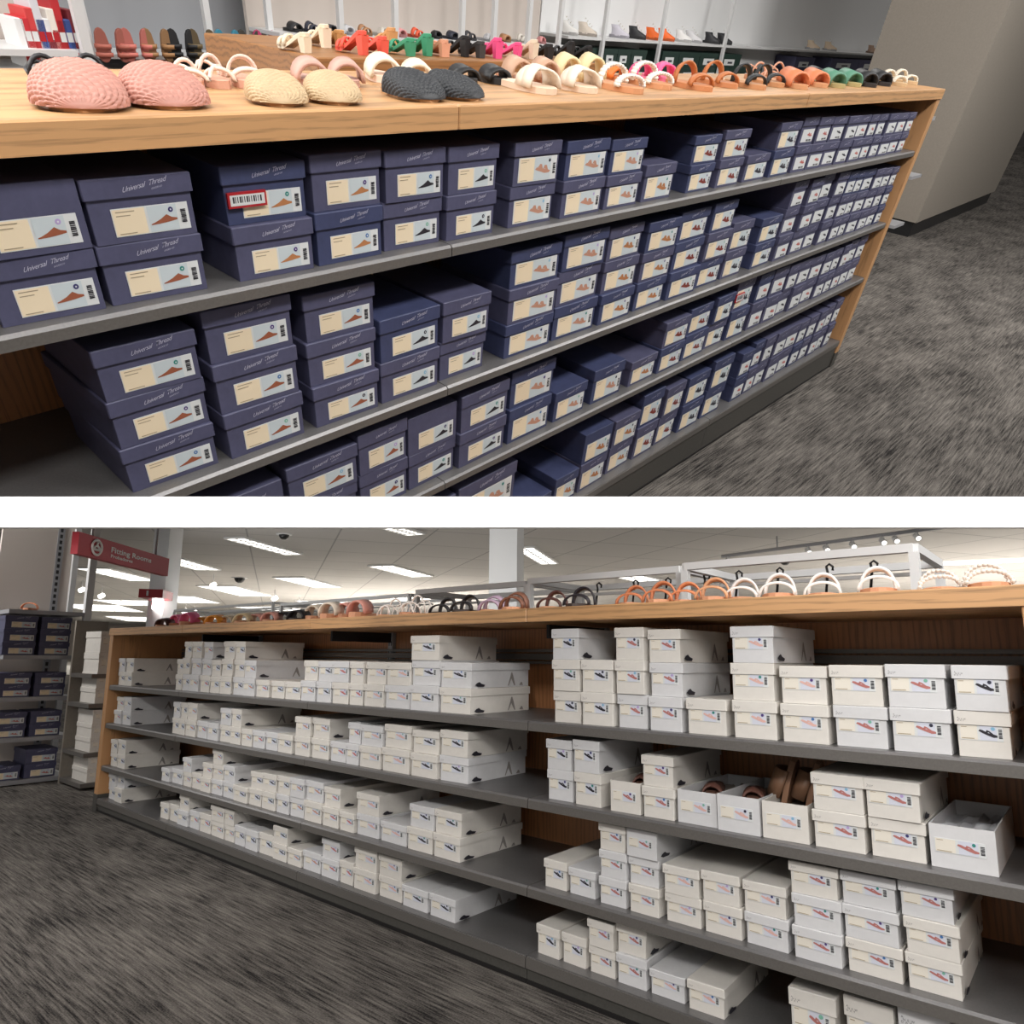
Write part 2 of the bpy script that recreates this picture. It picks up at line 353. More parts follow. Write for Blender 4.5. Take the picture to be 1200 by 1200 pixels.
BOXES = {}
def shoe_box(S, x, y, z, w, d, h, base, pic, dot, lay, label, group, rz=0., opened=False, plain=False, tagged=False, side=False):
    st, col, _ = PIC[pic]
    t = thing(S, 'white_shoe_box' if base in (M_WBOX, M_WBOX2) else 'navy_shoe_box', label, 'shoe box', (x, y, z), rz, group)
    g = .0012
    if opened or plain: addpart(body_mesh(w - 2 * g, d, h, base, opened), 'box_body', t)
    else:
        hb = h - .0008
        addpart(body_mesh(w - .009, d - .008, h * .72, base, False), 'box_body', t, (0, .0045, 0))
        addpart(lid_mesh(w - .0008, d, h * .3, base), 'lid', t, (0, 0, hb - h * .3))
        if base in (M_WBOX, M_WBOX2):
            addpart(LIDTXT, 'lid_lettering', t, (-w * .44, -.0005, h * .76), (h * .22,) * 3)
        else:
            addpart(LOGO, 'lid_lettering', t, (w * .06, -.0005, h * .83), (w * (.42 if w > .13 else .55),) * 3)
    yl = -.0005 if (opened or plain) else .0040
    addpart(label_mesh(st, col, dot, w, h, lay), 'label', t, (0, yl, 0))
    if tagged:
        mb = MB(); X0, X1, Z0, Z1 = -.46 * w, -.02 * w, .3 * h, .56 * h
        mb.box(X0, X1, -.003, .003, Z0, Z1, M_RED); mb.box(X0 + .004, X1 - .004, -.0034, -.003, Z0 + .004, Z1 - .004, M_PAPER)
        for i in range(13):
            a = X0 + .009 + (X1 - X0 - .018) * i / 13; mb.box(a, a + (X1 - X0) * (.02 + .02 * (i % 3 == 0)), -.0037, -.0034, Z0 + .009, Z1 - .007, M_INK)
        mb.part('security_sticker', t, 'red edged barcode sticker')
    if side:
        for me in sideprint(d, h): addpart(me, 'side_print', t, (w / 2, 0, 0))
    return t

ORD = ['first', 'second', 'third', 'fourth', 'fifth', 'sixth', 'seventh', 'eighth', 'ninth', 'tenth', 'eleventh', 'twelfth', 'thirteenth', 'fourteenth', 'fifteenth',
       'sixteenth', 'seventeenth', 'eighteenth', 'nineteenth', 'twentieth', 'twenty-first', 'twenty-second', 'twenty-third', 'twenty-fourth', 'twenty-fifth', 'twenty-sixth', 'twenty-seventh', 'twenty-eighth', 'twenty-ninth', 'thirtieth', 'thirty-first', 'thirty-second']
SHELFN = ['top shelf', 'second shelf', 'third shelf', 'lowest shelf']
def level_word(i, n):
    if n == 1: return 'alone at'
    if n == 2: return ('bottom box of', 'top box of')[i]
    return ('bottom box of', 'middle box of', 'top box of')[i]
DOTS = list(DOTC)

# A (navy) shelves: z above floor, then stacks (xl, xr, n, ytop, pic, layout, flags)
ZA = [HA + v * DA for v in (-.378, -.668, -.914, -1.229)]
XENDM_A = [3.54, 3.66, 3.84, 4.05]; XIN_A = 3.61
def seq(xs, n, y0, y1, pics, lay):
    out = []
    for i in range(len(xs) - 1):
        f = i / max(1, len(xs) - 2); out.append((xs[i], xs[i + 1] - .4, n, y0 + (y1 - y0) * f, pics[i % len(pics)], lay, ''))
    return out
SA_ = [
 [(2, 131, 2, 222, 'mb', 'wide', 'p'), (132, 249, 2, 212, 'mb', 'wide', ''), (281, 372, 2, 197, 'mt', 'wide', 't'), (374, 452, 2, 183, 'mt', 'wide', ''), (454, 521, 2, 178, 'mk', 'wide', ''),
  (523, 580, 2, 173, 'mk', 'wide', ''), (597, 649, 2, 168, 'sb', 'square', ''), (656, 704, 2, 166, 'sb', 'square', ''), (707, 746, 2, 165, 'sb', 'square', ''), (750, 785, 1, 195, 'st', 'square', ''),
  (802, 831, 2, 161, 'sr', 'square', ''), (834, 862, 2, 154, 'sr', 'square', ''), (866, 893, 1, 184, 'sd', 'square', ''), (896, 920, 2, 145, 'sd', 'square', '')]
 + seq([922, 939.5, 956.5, 972, 986.5, 1000, 1010.5, 1021, 1033, 1044, 1053], 2, 139, 133, ['pr', 'pr', 'pd', 'pd'], 'small'),
 [(157, 262, 3, 415, 'mb', 'wide', ''), (271, 361, 3, 367, 'mb', 'wide', ''), (371, 446, 3, 350, 'mb', 'wide', ''), (448, 516, 2, 377, 'mk', 'wide', ''), (518, 571, 2, 356, 'mk', 'wide', ''),
  (591, 646, 3, 297, 'sb', 'square', ''), (648, 698, 3, 277, 'sb', 'square', ''), (701, 741, 3, 269, 'st', 'square', ''), (745, 781, 3, 262, 'st', 'square', ''), (782, 817, 3, 250, 'sr', 'square', ''),
  (819, 847, 3, 239, 'sr', 'square', ''), (849, 873, 2, 262, 'sd', 'square', ''), (883, 907, 2, 257, 'sd', 'square', ''), (909, 926, 3, 213, 'pr', 'small', ''), (929, 944, 3, 210, 'pr', 'small', ''),
  (944.5, 958, 3, 204, 'pd', 'small', '')]
 + seq([961, 974, 985, 994, 1007, 1018, 1028, 1036.5], 3, 202, 196, ['pd'], 'small'),
 [(262, 345, 1, 600, 'mb', 'wide', ''), (347, 424, 2, 553, 'mb', 'wide', ''), (425, 480, 2, 512, 'mb', 'wide', ''), (481, 536, 2, 494, 'mk', 'wide', 'p'), (537, 592, 2, 467, 'mk', 'wide', ''),
  (595, 645, 2, 440, 'sb', 'square', ''), (650, 691, 1, 462, 'sb', 'square', ''), (698, 736, 1, 434, 'sb', 'square', ''), (745, 778, 1, 422, 'st', 'square', ''), (780, 810, 2, 375, 'sr', 'square', ''),
  (812, 840, 2, 359, 'sr', 'square', ''), (841, 863, 2, 344, 'sd', 'square', ''), (865, 887, 2, 325, 'sd', 'square', 't'), (891, 908, 2, 317, 'pr', 'small', '')]
 + seq([909, 926, 940, 955.5, 970.5, 982, 991.5, 1001, 1011, 1021], 2, 310, 271, ['pr', 'pd', 'pd'], 'small'),
 [(478, 533, 1, 610, 'mk', 'wide', ''), (535, 600, 2, 576, 'sb', 'square', ''), (603, 650, 1, 600, 'sb', 'square', ''), (653, 684, 1, 560, 'st', 'square', ''), (686, 722, 2, 506, 'st', 'square', 'p'),
  (726, 758, 2, 487, 'st', 'square', ''), (760, 787, 2, 455, 'sr', 'square', ''), (790, 815, 2, 445, 'sr', 'square', ''), (819, 846, 2, 431, 'sd', 'square', ''), (849, 873, 2, 410, 'sd', 'square', ''),
  (886, 901, 2, 399, 'pr', 'small', '')]
 + seq([902, 914.5, 928, 943, 958.5, 970, 981, 991, 999.5, 1008], 2, 387, 334, ['pr', 'pd', 'pd'], 'small')]

def lay_boxes(S, data, Z, xm, xin, side, base_of, dep, colour, groupf, yset=.0):
    for si, stacks in enumerate(data):
        z = Z[si]
        for k, (xl, xr, n, yt, pic, lay, fl) in enumerate(stacks):
            XL, XR = S.x_on(xl, 0, z), S.x_on(xr, 0, z)
            H = S.z_on(yt, XL, 0) - z
            if side > 0:
                f = lambda X: X if X < 1.3 * DA else 1.3 * DA + (X - 1.3 * DA) * (xin - 1.3 * DA) / (xm[si] * DA - 1.3 * DA)
            else:
                f = lambda X: X if X > -1.0 * DB else -1.0 * DB + (X + 1.0 * DB) * (xin + 1.0 * DB) / (xm[si] * DB + 1.0 * DB)
            XL, XR = f(XL), f(XR)
            w = XR - XL - .002; h = H / n; x = (XL + XR) / 2
            for i in range(n):
                jx = random.uniform(-.003, .003) if i else 0; jy = random.uniform(0, .012) + yset; rz = math.radians(random.uniform(-1.3, 1.3))
                _, _, word = PIC[pic]
                opened = 'o' in fl; plain = 'p' in fl and i == n - 1
                lab = '%s box picturing a %s, %s %s stack from left, %s' % (colour, word, level_word(i, n), ORD[k], SHELFN[si])
                if n == 1: lab = '%s box picturing a %s, single box at %s position from left, %s' % (colour, word, ORD[k], SHELFN[si])
                if opened: lab = 'open lidless %s box picturing a %s, %s position from left, %s' % (colour, word, ORD[k], SHELFN[si])
                last = k + 1 >= len(stacks) or stacks[k + 1][2] <= i or stacks[k + 1][0] - xr > 12
                b = shoe_box(S, x + jx, jy, z + i * h + .0005, w, dep, h, base_of(k, i, si, xl), pic, DOTS[(k * 3 + i * 5 + si) % 8], lay, lab, groupf % SHELFN[si], rz,
                         opened=opened, plain=plain, tagged='t' in fl and i == n - 1, side=(S is B and last and not opened and w > .03))
                if opened: OPEN.append((x + jx, jy, z, w, dep, h, k, si))
OPEN = []
rndA = random.Random(3)
def baseA(k, i, si, xl): return M_NAVYD if (xl > 580 and xl < 900 and rndA.random() < .6) or rndA.random() < .08 else M_NAVY
lay_boxes(A, SA_, ZA, XENDM_A, XIN_A * DA, 1, baseA, .30, 'navy', 'navy shoe boxes on the %s')

# B (white) shelves
ZB = [HB + v * DB for v in (-.114, -.247, -.393, -.503)]
XENDM_B = [-2.79, -2.717, -2.627, -2.569]; XIN_B = -2.70
def runs(edges, ns, ys, pics, lay='narrow', fl=''):
    return [(edges[i], edges[i + 1] - .3, ns[i], ys[i], pics[i % len(pics)], lay, fl) for i in range(len(edges) - 1) if ns[i]]
G = ['gr', 'gr', 'ln', 'rs', 'gr']
SB_ = [
 runs([124, 132.5, 141.5], [2, 2], [771, 771], ['gr']) +
 runs([192, 200.2, 209.3, 221.3, 233.2, 245.2, 259.7, 273.1, 288.5, 305.2, 322.6, 341.8], [2, 3, 3, 3, 2, 3, 3, 2, 1, 1, 1], [772, 752, 752, 752.5, 773, 751.6, 752, 773.5, 796, 797, 798], G) +
 runs([343.2, 361, 380, 401.3, 419.2, 444.5, 475.7], [2] * 6, [773.5, 774.5, 774.5, 775, 775.5, 776], ['ln', 'gr', 'rs', 'rs', 'pk', 'pk']) +
 [(476, 512, 3, 745, 'bk', 'mid', ''), (512.8, 551, 2, 776, 'bk', 'mid', ''),
  (645, 679, 3, 737, 'bk', 'mid', ''), (680, 718.8, 2, 773, 'bk', 'mid', ''), (720.5, 757.5, 3, 735.5, 'ro', 'mid', ''), (759, 800, 3, 737.5, 'ro', 'mid', ''), (803, 852.5, 1, 818, 'pk', 'mid', ''),
  (858, 912, 3, 734, 'pk', 'mid', ''), (914.7, 973.3, 2, 780, 'pk', 'mid', ''), (976, 1042.7, 2, 779, 'ro', 'mid', ''), (1044, 1118.7, 2, 778, 'ro', 'mid', ''), (1120, 1190, 2, 779, 'bk', 'mid', '')],
 runs([129.5, 138.3, 148.5], [2, 2], [816, 816], ['rs', 'gr']) +
 runs([196, 204.8, 213.4, 225.8, 238.3, 251.7, 265.3, 278, 291.3, 306.5, 321.2, 339.5], [2, 2, 2, 1, 1, 2, 2, 1, 1, 1, 1], [822, 822.5, 823, 844, 846, 829, 830, 853, 855, 857, 859], G) +
 [(341, 359.4, 2, 839, 'ln', 'narrow', ''), (360, 381, 2, 841, 'ln', 'narrow', ''), (382, 401.7, 1, 868, 'rs', 'narrow', ''), (402, 417.7, 2, 846, 'rs', 'narrow', ''), (418, 444, 2, 848.8, 'pk', 'narrow', ''),
  (445, 478, 2, 848, 'pk', 'mid', ''), (478.7, 511, 2, 854.7, 'bk', 'mid', ''), (512, 546, 2, 854.7, 'bk', 'mid', ''),
  (638, 669.5, 2, 865.5, 'bk', 'mid', ''), (671, 704, 2, 866, 'bk', 'mid', ''), (714.5, 750.5, 1, 914, 'ro', 'mid', 'o'), (751.7, 791, 2, 884, 'ro', 'mid', ''), (792, 840, 1, 925, 'pk', 'mid', 'o'),
  (840.5, 892, 1, 930, 'pk', 'mid', 'o'), (893, 949, 1, 938, 'pk', 'mid', 'o'), (952, 1017, 2, 904, 'ro', 'mid', ''), (1018, 1088, 2, 911, 'ro', 'mid', ''), (1089.5, 1172, 1, 965, 'ro', 'mid', 'o')],
 runs([136, 143.7, 153.5], [2, 2], [868, 868], ['gr']) +
 runs([196.9, 206.6, 219.2, 229.5, 240.5, 252.6, 265.3, 279, 295.9, 311, 327.6, 342.8, 359.5, 380.4, 400, 417.7, 444], [1, 1, 2, 1, 2, 3, 2, 1, 2, 2, 2, 2, 2, 2, 1, 2],
      [901, 902, 889, 907, 895, 879, 898, 921, 905, 907, 909.5, 912, 915, 923, 951, 929], ['gr', 'gr', 'ln', 'rs', 'rs', 'ln', 'gr', 'gr', 'gr', 'gr', 'gr', 'ln', 'ln', 'rs', 'rs', 'pk']) +
 [(444.5, 475.5, 1, 962.5, 'pk', 'mid', ''), (476.5, 505.5, 2, 942, 'bk', 'mid', ''), (506, 538, 2, 948, 'bk', 'mid', ''),
  (633.8, 662, 1, 1006, 'bk', 'mid', ''), (663, 696, 1, 1016, 'bk', 'mid', ''), (700.5, 734, 3, 963, 'ro', 'mid', ''), (735.5, 773, 3, 970, 'ro', 'mid', 'p'), (777, 821.5, 2, 1012, 'pk', 'mid', ''),
  (822.5, 870, 2, 1019, 'pk', 'mid', ''), (871, 925, 2, 1031, 'pk', 'mid', ''), (928, 989, 3, 1008, 'ro', 'mid', ''), (990, 1060, 3, 1020, 'ro', 'mid', ''), (1061, 1131, 3, 1031, 'ro', 'mid', '')],
 runs([141, 149.3, 158.5], [2, 2], [911, 911], ['gr']) +
 runs([201.6, 211.2, 221.8, 233.8, 245.3, 258.4, 274, 285.7, 298.5, 313.3, 329.8, 346.3, 362.7, 383.1, 403.7, 419.7], [1, 1, 2, 1, 1, 2, 2, 1, 1, 1, 2, 1, 1, 2, 1],
      [945, 947, 935, 954, 957, 947, 951, 971, 975, 979, 970, 996, 999, 984, 1010], ['gr', 'gr', 'gr', 'rs', 'rs', 'ln', 'ln', 'gr', 'gr', 'gr', 'gr', 'ln', 'ln', 'rs', 'rs']) +
 [(420, 445, 2, 993, 'pk', 'narrow', ''), (446, 472.5, 2, 1002, 'pk', 'mid', ''), (473.3, 502, 1, 1037, 'bk', 'mid', ''), (503.2, 533, 1, 1046, 'bk', 'mid', ''),
  (626, 654.5, 1, 1082, 'bk', 'mid', ''), (655.5, 685.5, 1, 1092, 'bk', 'mid', ''), (687.5, 720, 2, 1075, 'ro', 'mid', ''), (720.8, 757.5, 2, 1081, 'ro', 'mid', ''), (758.8, 802, 1, 1135, 'pk', 'mid', ''),
  (804.5, 850, 1, 1146, 'pk', 'mid', ''), (925, 983, 1, 1156, 'ro', 'mid', ''), (990, 1052, 1, 1166, 'ro', 'mid', ''), (1056, 1122, 1, 1176, 'ro', 'mid', '')]]
def baseB(k, i, si, xl): return M_WBOX2 if (k * 7 + i * 3 + si) % 5 in (1, 3) else M_WBOX
lay_boxes(B, SB_, ZB, XENDM_B, XIN_B * DB, -1, baseB, .33, 'white', 'white shoe boxes on the %s')
# ------------------------------------------------------------------ shelving units
def gondola(S, label, Zs, ztop, zbot, Xl, Xr, joints, dep, lip, endL, endR, uprights, Hk):
    t = thing(S, 'display_shelving_unit', label, 'shelving unit', ((Xl + Xr) / 2, 0, 0)); ox = -(Xl + Xr) / 2
    def part(mb, n, lab=None):
        for i, v in enumerate(mb.v): mb.v[i] = (v[0] + ox, v[1], v[2])
        return mb.part(n, t, lab)
    js = [Xl] + joints + [Xr]
    tj = [Xl - (.06 if endL else 0)] + joints + [Xr + (.06 if endR else 0)]
    for a, b in zip(tj, tj[1:]):
        mb = MB(); mb.cbox(a + .0008, b - .0008, -.035, dep + .06, zbot, ztop, M_OAK, .003); part(mb, 'countertop')
    for s, on in ((Xl, endL), (Xr, endR)):
        if on:
            mb = MB(); x0, x1 = (s - .055, s) if s == Xl else (s, s + .055)
            mb.cbox(x0, x1, -.03, dep + .055, .1, zbot, M_OAKV, .002); part(mb, 'end_panel')
            mb = MB(); mb.box(x0 - .002, x1 + .002, -.032, dep + .06, 0, .1, M_KICK); part(mb, 'end_foot', 'grey metal foot of the end panel')
    mb = MB(); mb.box(Xl, Xr, dep, dep + .03, .05, zbot, M_OAKB); part(mb, 'back_panel', 'brown wooden back panel')
    for z in Zs[:-1]:
        for a, b in zip(js, js[1:]):
            mb = MB(); a2, b2 = a + .0015, b - .0015
            # folded front lip with a sloping bright top edge
            prof = [(-.024, z - lip), (-.024, z - .006), (-.018, z), (dep, z), (dep, z - .012), (-.012, z - .012), (-.012, z - lip)]
            n = len(prof); vs = [(a2, y, zz) for y, zz in prof] + [(b2, y, zz) for y, zz in prof]
            mb.add(vs, [tuple(range(n)), tuple(range(2 * n - 1, n - 1, -1))], M_SHELF)
            for i in range(n):
                j = (i + 1) % n; mb.add([vs[i], vs[i + n], vs[j + n], vs[j]], [(0, 1, 2, 3)], M_SHELFTOP if i in (1, 2) else M_SHELF)
            part(mb, 'shelf')
    z = Zs[-1]
    for a, b in zip(js, js[1:]):
        mb = MB(); mb.box(a + .0015, b - .0015, -.026, dep, z - .012, z, M_SHELFTOP); mb.box(a + .0015, b - .0015, -.03, -.02, z - .035, z - .004, M_SHELF); part(mb, 'base_shelf')
        mb = MB(); mb.box(a + .001, b - .001, -.022, -.01, .012, z - .036, M_KICK); mb.box(a + .001, b - .001, -.026, -.01, 0, .012, M_DARK); part(mb, 'kick_plate')
    if uprights:
        for x in joints:
            mb = MB(); mb.box(x - .016, x + .016, dep - .022, dep - .001, .1, zbot - .002, M_LGREY)
            zz = .14
            while zz < zbot - .05:
                for sx in (-.008, .008): mb.box(x + sx - .003, x + sx + .003, dep - .0226, dep - .0215, zz, zz + .022, M_BLACK)
                zz += .036
            part(mb, 'slotted_upright')
        mb = MB()
        for k, (h0, h1) in enumerate(((.02, .032), (.038, .062), (.068, .078))): mb.box(Xl, Xr, dep - .03, dep - .002, zbot - h1 - .06, zbot - h0 - .06, M_SHELF)
        part(mb, 'back_rail')
        for x in joints:
            mb = MB(); mb.box(x - .006, x + .006, .08, dep - .02, zbot - .05, zbot - .004, M_DARK); part(mb, 'countertop_bracket')
    return t
ZTA, ZBA = HA - .153 * DA, HA - .188 * DA
gondola(A, 'long oak-topped shelving unit packed with navy shoe boxes', ZA, ZTA, ZBA, -.62 * DA, 3.68 * DA, [-.5 * DA, .94 * DA, 2.36 * DA], .46, .026, False, True, False, 0)
ZTB, ZBB = HB + .088 * DB, HB + .063 * DB
gondola(B, 'long oak-topped shelving unit filled with white shoe boxes', ZB, ZTB, ZBB, -2.72 * DB, -.058 * DB, [-2.17 * DB, -1.48 * DB, -.79 * DB], .44, .03, True, True, True, 0)

# ------------------------------------------------------------------ floors
mb = MB(); mb.box(-4, 30, -6, 16, -.02, 0, carpet('carpet_streaked')); struct(A, mb, 'floor')
mb = MB(); mb.box(-60, 40, -5, 9, -.02, 0, MATS['carpet_streaked']); mb.box(-170, 120, 9, 260, -.02, 0, mat('pale_floor_tile', (206, 202, 196), rough=.4)); struct(B, mb, 'floor')

# ------------------------------------------------------------------ shoes
def foot_outline(L, W, n=16):
    pts = []
    for i in range(n):
        a = 2 * math.pi * i / n; y = -math.cos(a) * L / 2; x = math.sin(a) * W / 2
        f = 1.0 + .06 * (-y / (L / 2)) - .16 * math.exp(-((y - L * .12) / (L * .16)) ** 2)
        pts.append((x * f, y))
    return pts
def sole(mb, L, W, m, th=.012, zf=lambda y: 0., mtop=None):
    o = foot_outline(L, W); n = len(o)
    lo = [(x, y, zf(y)) for x, y in o]; hi = [(x, y, zf(y) + th) for x, y in o]; ins = [(x * .93, y * .96, zf(y) + th + .0015) for x, y in o]
    mb.add(lo + hi, [tuple(range(n - 1, -1, -1))] + [(i, (i + 1) % n, n + (i + 1) % n, n + i) for i in range(n)], m, False)
    mt = mtop or m
    # top fan by strips so that a curved sole stays smooth
    mb.add(hi + ins, [(i, (i + 1) % n, n + (i + 1) % n, n + i) for i in range(n)], m)
    h = n // 2
    mb.add(ins, [(i, i + 1, n - i - 1, n - i) if i else (0, 1, n - 1) for i in range(h - 1)] + [(h - 1, h, h + 1)], mt)
def strap(mb, y, W, h, bw, m, th=.004, z0=.01, lean=0., n=9, twist=0., W2=None):
    V = []
    for i in range(n + 1):
        a = math.pi * i / n; x = -math.cos(a) * W / 2; z = z0 + math.sin(a) ** .8 * h; yy = y + twist * math.cos(a)
        b = bw / 2; dz = lean * b
        nx, nz = -math.cos(a), math.sin(a)
        V += [(x, yy - b, z - dz), (x, yy + b, z + dz), (x + nx * th, yy + b, z + dz + nz * th), (x + nx * th, yy - b, z - dz + nz * th)]
    F = []
    for i in range(n):
        for k in range(4):
            l = (k + 1) % 4; F.append((i * 4 + k, i * 4 + l, i * 4 + 4 + l, i * 4 + 4 + k))
    F += [(3, 2, 1, 0), (n * 4, n * 4 + 1, n * 4 + 2, n * 4 + 3)]
    mb.add(V, F, m, True)
def woven_mule(S, label, rgb, loc, rz, L, W, group, hh=.62):
    t = thing(S, 'woven_mule', label, 'shoe', loc, rz, group)
    mm = mat('woven_%d_%d_%d' % rgb, rgb, rough=.5, noise=.05, nscale=30)
    ms = mat('mule_sole_%d' % rgb[0], (176, 128, 84) if rgb[0] > 60 else (190, 150, 110), rough=.6)
    mb = MB(); sole(mb, L, W, ms, .009, mtop=mat('mule_insole', (196, 160, 120), rough=.7)); mb.part('sole', t)
    # dome: cross sections from the toe back to the instep opening, plaited relief in the surface
    V = []; NU, NV = 104, 90; Hh = W * hh
    for j in range(NV + 1):
        v = j / NV; y = -L / 2 - .002 + v * L * .62
        prof = math.sin(min(1., v * 1.1) * math.pi / 2) ** .6
        half = W / 2 * (max(0., 1 - (1 - min(1, v / .5)) ** 2.4) ** .5) * (1.0 if v < .7 else 1 - (v - .7) * .12) + .001
        for i in range(NU + 1):
            u = i / NU; a = math.pi * u
            row = v * 15; off = (int(row) % 2) * .5; d = .0048 * W / .12 * abs(math.sin(math.pi * (u * 13 + off + (row % 1) * .5))) ** .5 * abs(math.sin(math.pi * (row % 1))) ** .5
            if v < .04: d = 0
            V.append((-math.cos(a) * (half * 1.03 + d), y + (.014 * math.sin(a) if j == NV else 0), .006 + math.sin(a) ** .7 * (Hh * prof + d)))
    F = [(j * (NU + 1) + i, j * (NU + 1) + i + 1, (j + 1) * (NU + 1) + i + 1, (j + 1) * (NU + 1) + i) for j in range(NV) for i in range(NU)]
    mb = MB(); mb.add(V, F, mm, True)
    Vi = [(x * .93, y + .003, z * .93) for x, y, z in V]; mb.add(Vi, [tuple(reversed(f)) for f in F], mat('mule_lining', (150, 120, 96), rough=.8), True)
    rim = [V[NV * (NU + 1) + i] for i in range(NU + 1)]; mb.tube(rim, .0028, mm, 6)
    mb.part('woven_upper', t); return t
def slide(S, label, rgb, loc, rz, L, W, group, style='cross', solergb=(190, 150, 112), name='slide_sandal', rx=0., ry=0., hh=.4, cat='sandal'):
    t = thing(S, name, label, cat, loc, rz, group, rx=rx, ry=ry)
    m = mat('strap_%d_%d_%d' % rgb, rgb, rough=.5, bump=.25, nscale=90); ms = mat('sole_%d_%d_%d' % solergb, solergb, rough=.6)
    mb = MB(); sole(mb, L, W, ms, .014 if style != 'thick' else .026); mb.part('sole', t)
    H = W * hh
    def one(f, nm='strap'):
        mb = MB(); f(mb); mb.part(nm, t)
    z0 = .012 if style != 'thick' else .024
    if style == 'cross':
        one(lambda b: strap(b, -L * .2, W * .95, H, L * .2, m, .006, z0, .1, twist=L * .07)); one(lambda b: strap(b, -L * .18, W * .98, H * 1.05, L * .18, m, .006, z0, .1, twist=-L * .07))
    elif style == 'two':
        one(lambda b: strap(b, -L * .26, W * .95, H * .85, L * .12, m, .007, z0, .2)); one(lambda b: strap(b, -L * .02, W * .9, H * 1.25, L * .14, m, .007, z0, .3))
    elif style == 'loop':
        one(lambda b: strap(b, -L * .28, W * .95, H * .7, L * .09, m, .006, z0, .2, n=12)); one(lambda b: strap(b, L * .12, W * .85, H * 1.35, L * .1, m, .006, z0, -.3, n=14))
    elif style == 'beads':
        for yy, k in ((-L * .27, .7), (L * .1, 1.2)):
            def f(b, yy=yy, k=k):
                strap(b, yy, W * .95, H * k, L * .1, m, .004, z0, n=12)
                for i in range(13):
                    a = math.pi * (i + .5) / 13; b.tube([(-math.cos(a) * W * .5, yy - L * .05, z0 + math.sin(a) ** .8 * H * k), (-math.cos(a) * W * .5, yy + L * .05, z0 + math.sin(a) ** .8 * H * k + .001)], .0052, m, 6)
            one(f)
    elif style == 'thin':
        def f(b):
            for yy, k, tw in ((-L * .3, .8, .02), (-L * .2, .9, -.02), (L * .1, 1.5, .0)):
                b.tube([(-math.cos(math.pi * i / 10) * W * .46, yy + tw * math.cos(math.pi * i / 10), z0 + math.sin(math.pi * i / 10) * H * k) for i in range(11)], .004, m, 6)
        one(f)
        one(lambda b: b.tube([(-W * .4, L * .2, z0), (-W * .42, L * .32, H), (-W * .2, L * .44, H * 1.35), (0, L * .47, H * 1.45), (W * .2, L * .44, H * 1.35), (W * .42, L * .32, H), (W * .4, L * .2, z0)], .0035, m, 6), 'ankle_strap')
    else:
        one(lambda b: strap(b, -L * .16, W * .98, H, L * .36, m, .008, z0, .15, n=10))
    return t
def heel(S, label, rgb, loc, rz, L, W, group, hh=.075, style='two', heelrgb=None):
    t = thing(S, 'heeled_sandal', label, 'sandal', loc, rz, group)
    m = mat('strap_%d_%d_%d' % rgb, rgb, rough=.5, bump=.25, nscale=90); mh = mat('heel_%d_%d_%d' % (heelrgb or rgb), heelrgb or rgb, rough=.5)
    def zf(y):
        v = y / L + .5; return .003 + hh * (0 if v < .3 else min(1, (v - .3) / .5) ** 1.3)
    mb = MB(); sole(mb, L, W, m, .008, zf); mb.part('sole', t)
    mb = MB(); y0, y1 = L * .26, L * .47; w = W * .36
    vs = [(-w, y0, zf(y0)), (w, y0, zf(y0)), (w, y1, zf(y1)), (-w, y1, zf(y1)), (-w * .8, y0 + .006, 0), (w * .8, y0 + .006, 0), (w * .8, y1 - .002, 0), (-w * .8, y1 - .002, 0)]
    mb.add(vs, [(0, 1, 2, 3), (7, 6, 5, 4), (0, 4, 5, 1), (1, 5, 6, 2), (2, 6, 7, 3), (3, 7, 4, 0)], mh); mb.part('heel', t)
    for yy, k in ((-L * .3, .8), (-L * .14, 1.0)):
        mb = MB(); strap(mb, yy, W * .94, W * .5 * k, L * .09, m, .005, zf(yy) + .006); mb.part('strap', t)
    if style == 'ankle':
        mb = MB(); mb.tube([(-W * .3, L * .3, zf(L * .3)), (-W * .36, L * .36, hh + .05), (0, L * .46, hh + .075), (W * .36, L * .36, hh + .05), (W * .3, L * .3, zf(L * .3))], .004, m, 6); mb.part('ankle_strap', t)
    return t

def on_top(S, z, px, wpx, y):
    X = S.x_on(px, y, z); d = S.depth((X, y, z)); return X, wpx * d / FL
# --- upper display: shoes along the front of the counter
def rowA(y, items):
    for fn, px, wpx, args in items:
        X, W = on_top(A, ZTA, px, wpx, y); fn(X, W, *args)
def mule(lab, rgb, grp, rz, y, LW=1.9):
    return lambda X, W: woven_mule(A, lab, rgb, (X, y, ZTA + .0005), rz, W * LW, W, grp)
PINKM, CREAM, BLK = (184, 130, 116), (190, 164, 128), (44, 46, 50)
for lab, rgb, grp, px, wpx, rz, LW in (
    ('blush pink woven mule at the far left front of the counter', PINKM, 'pink woven mules', 104, 100, -.1, 1.45),
    ('blush pink woven mule, right one of the pink pair', PINKM, 'pink woven mules', 200, 90, .1, 1.45),
    ('cream woven straw mule, left one of the cream pair', CREAM, 'cream woven mules', 327, 66, 0, 1.6),
    ('cream woven straw mule, right one of the cream pair', CREAM, 'cream woven mules', 392, 62, 0, 1.6),
    ('black woven mule, left one of the black pair', BLK, 'black woven mules', 490, 62, .35, 1.7),
    ('black woven mule overlapping its left mate', BLK, 'black woven mules', 533, 56, .75, 1.7)):
    X, W = on_top(A, ZTA, px, wpx, .06); W *= .92; rr = -math.atan2(X, DA + .1) * .75 + rz; woven_mule(A, lab, rgb, (X, .0 + W * LW / 2 * math.cos(rr), ZTA + .0005), rr, W * LW, W, grp, .4)
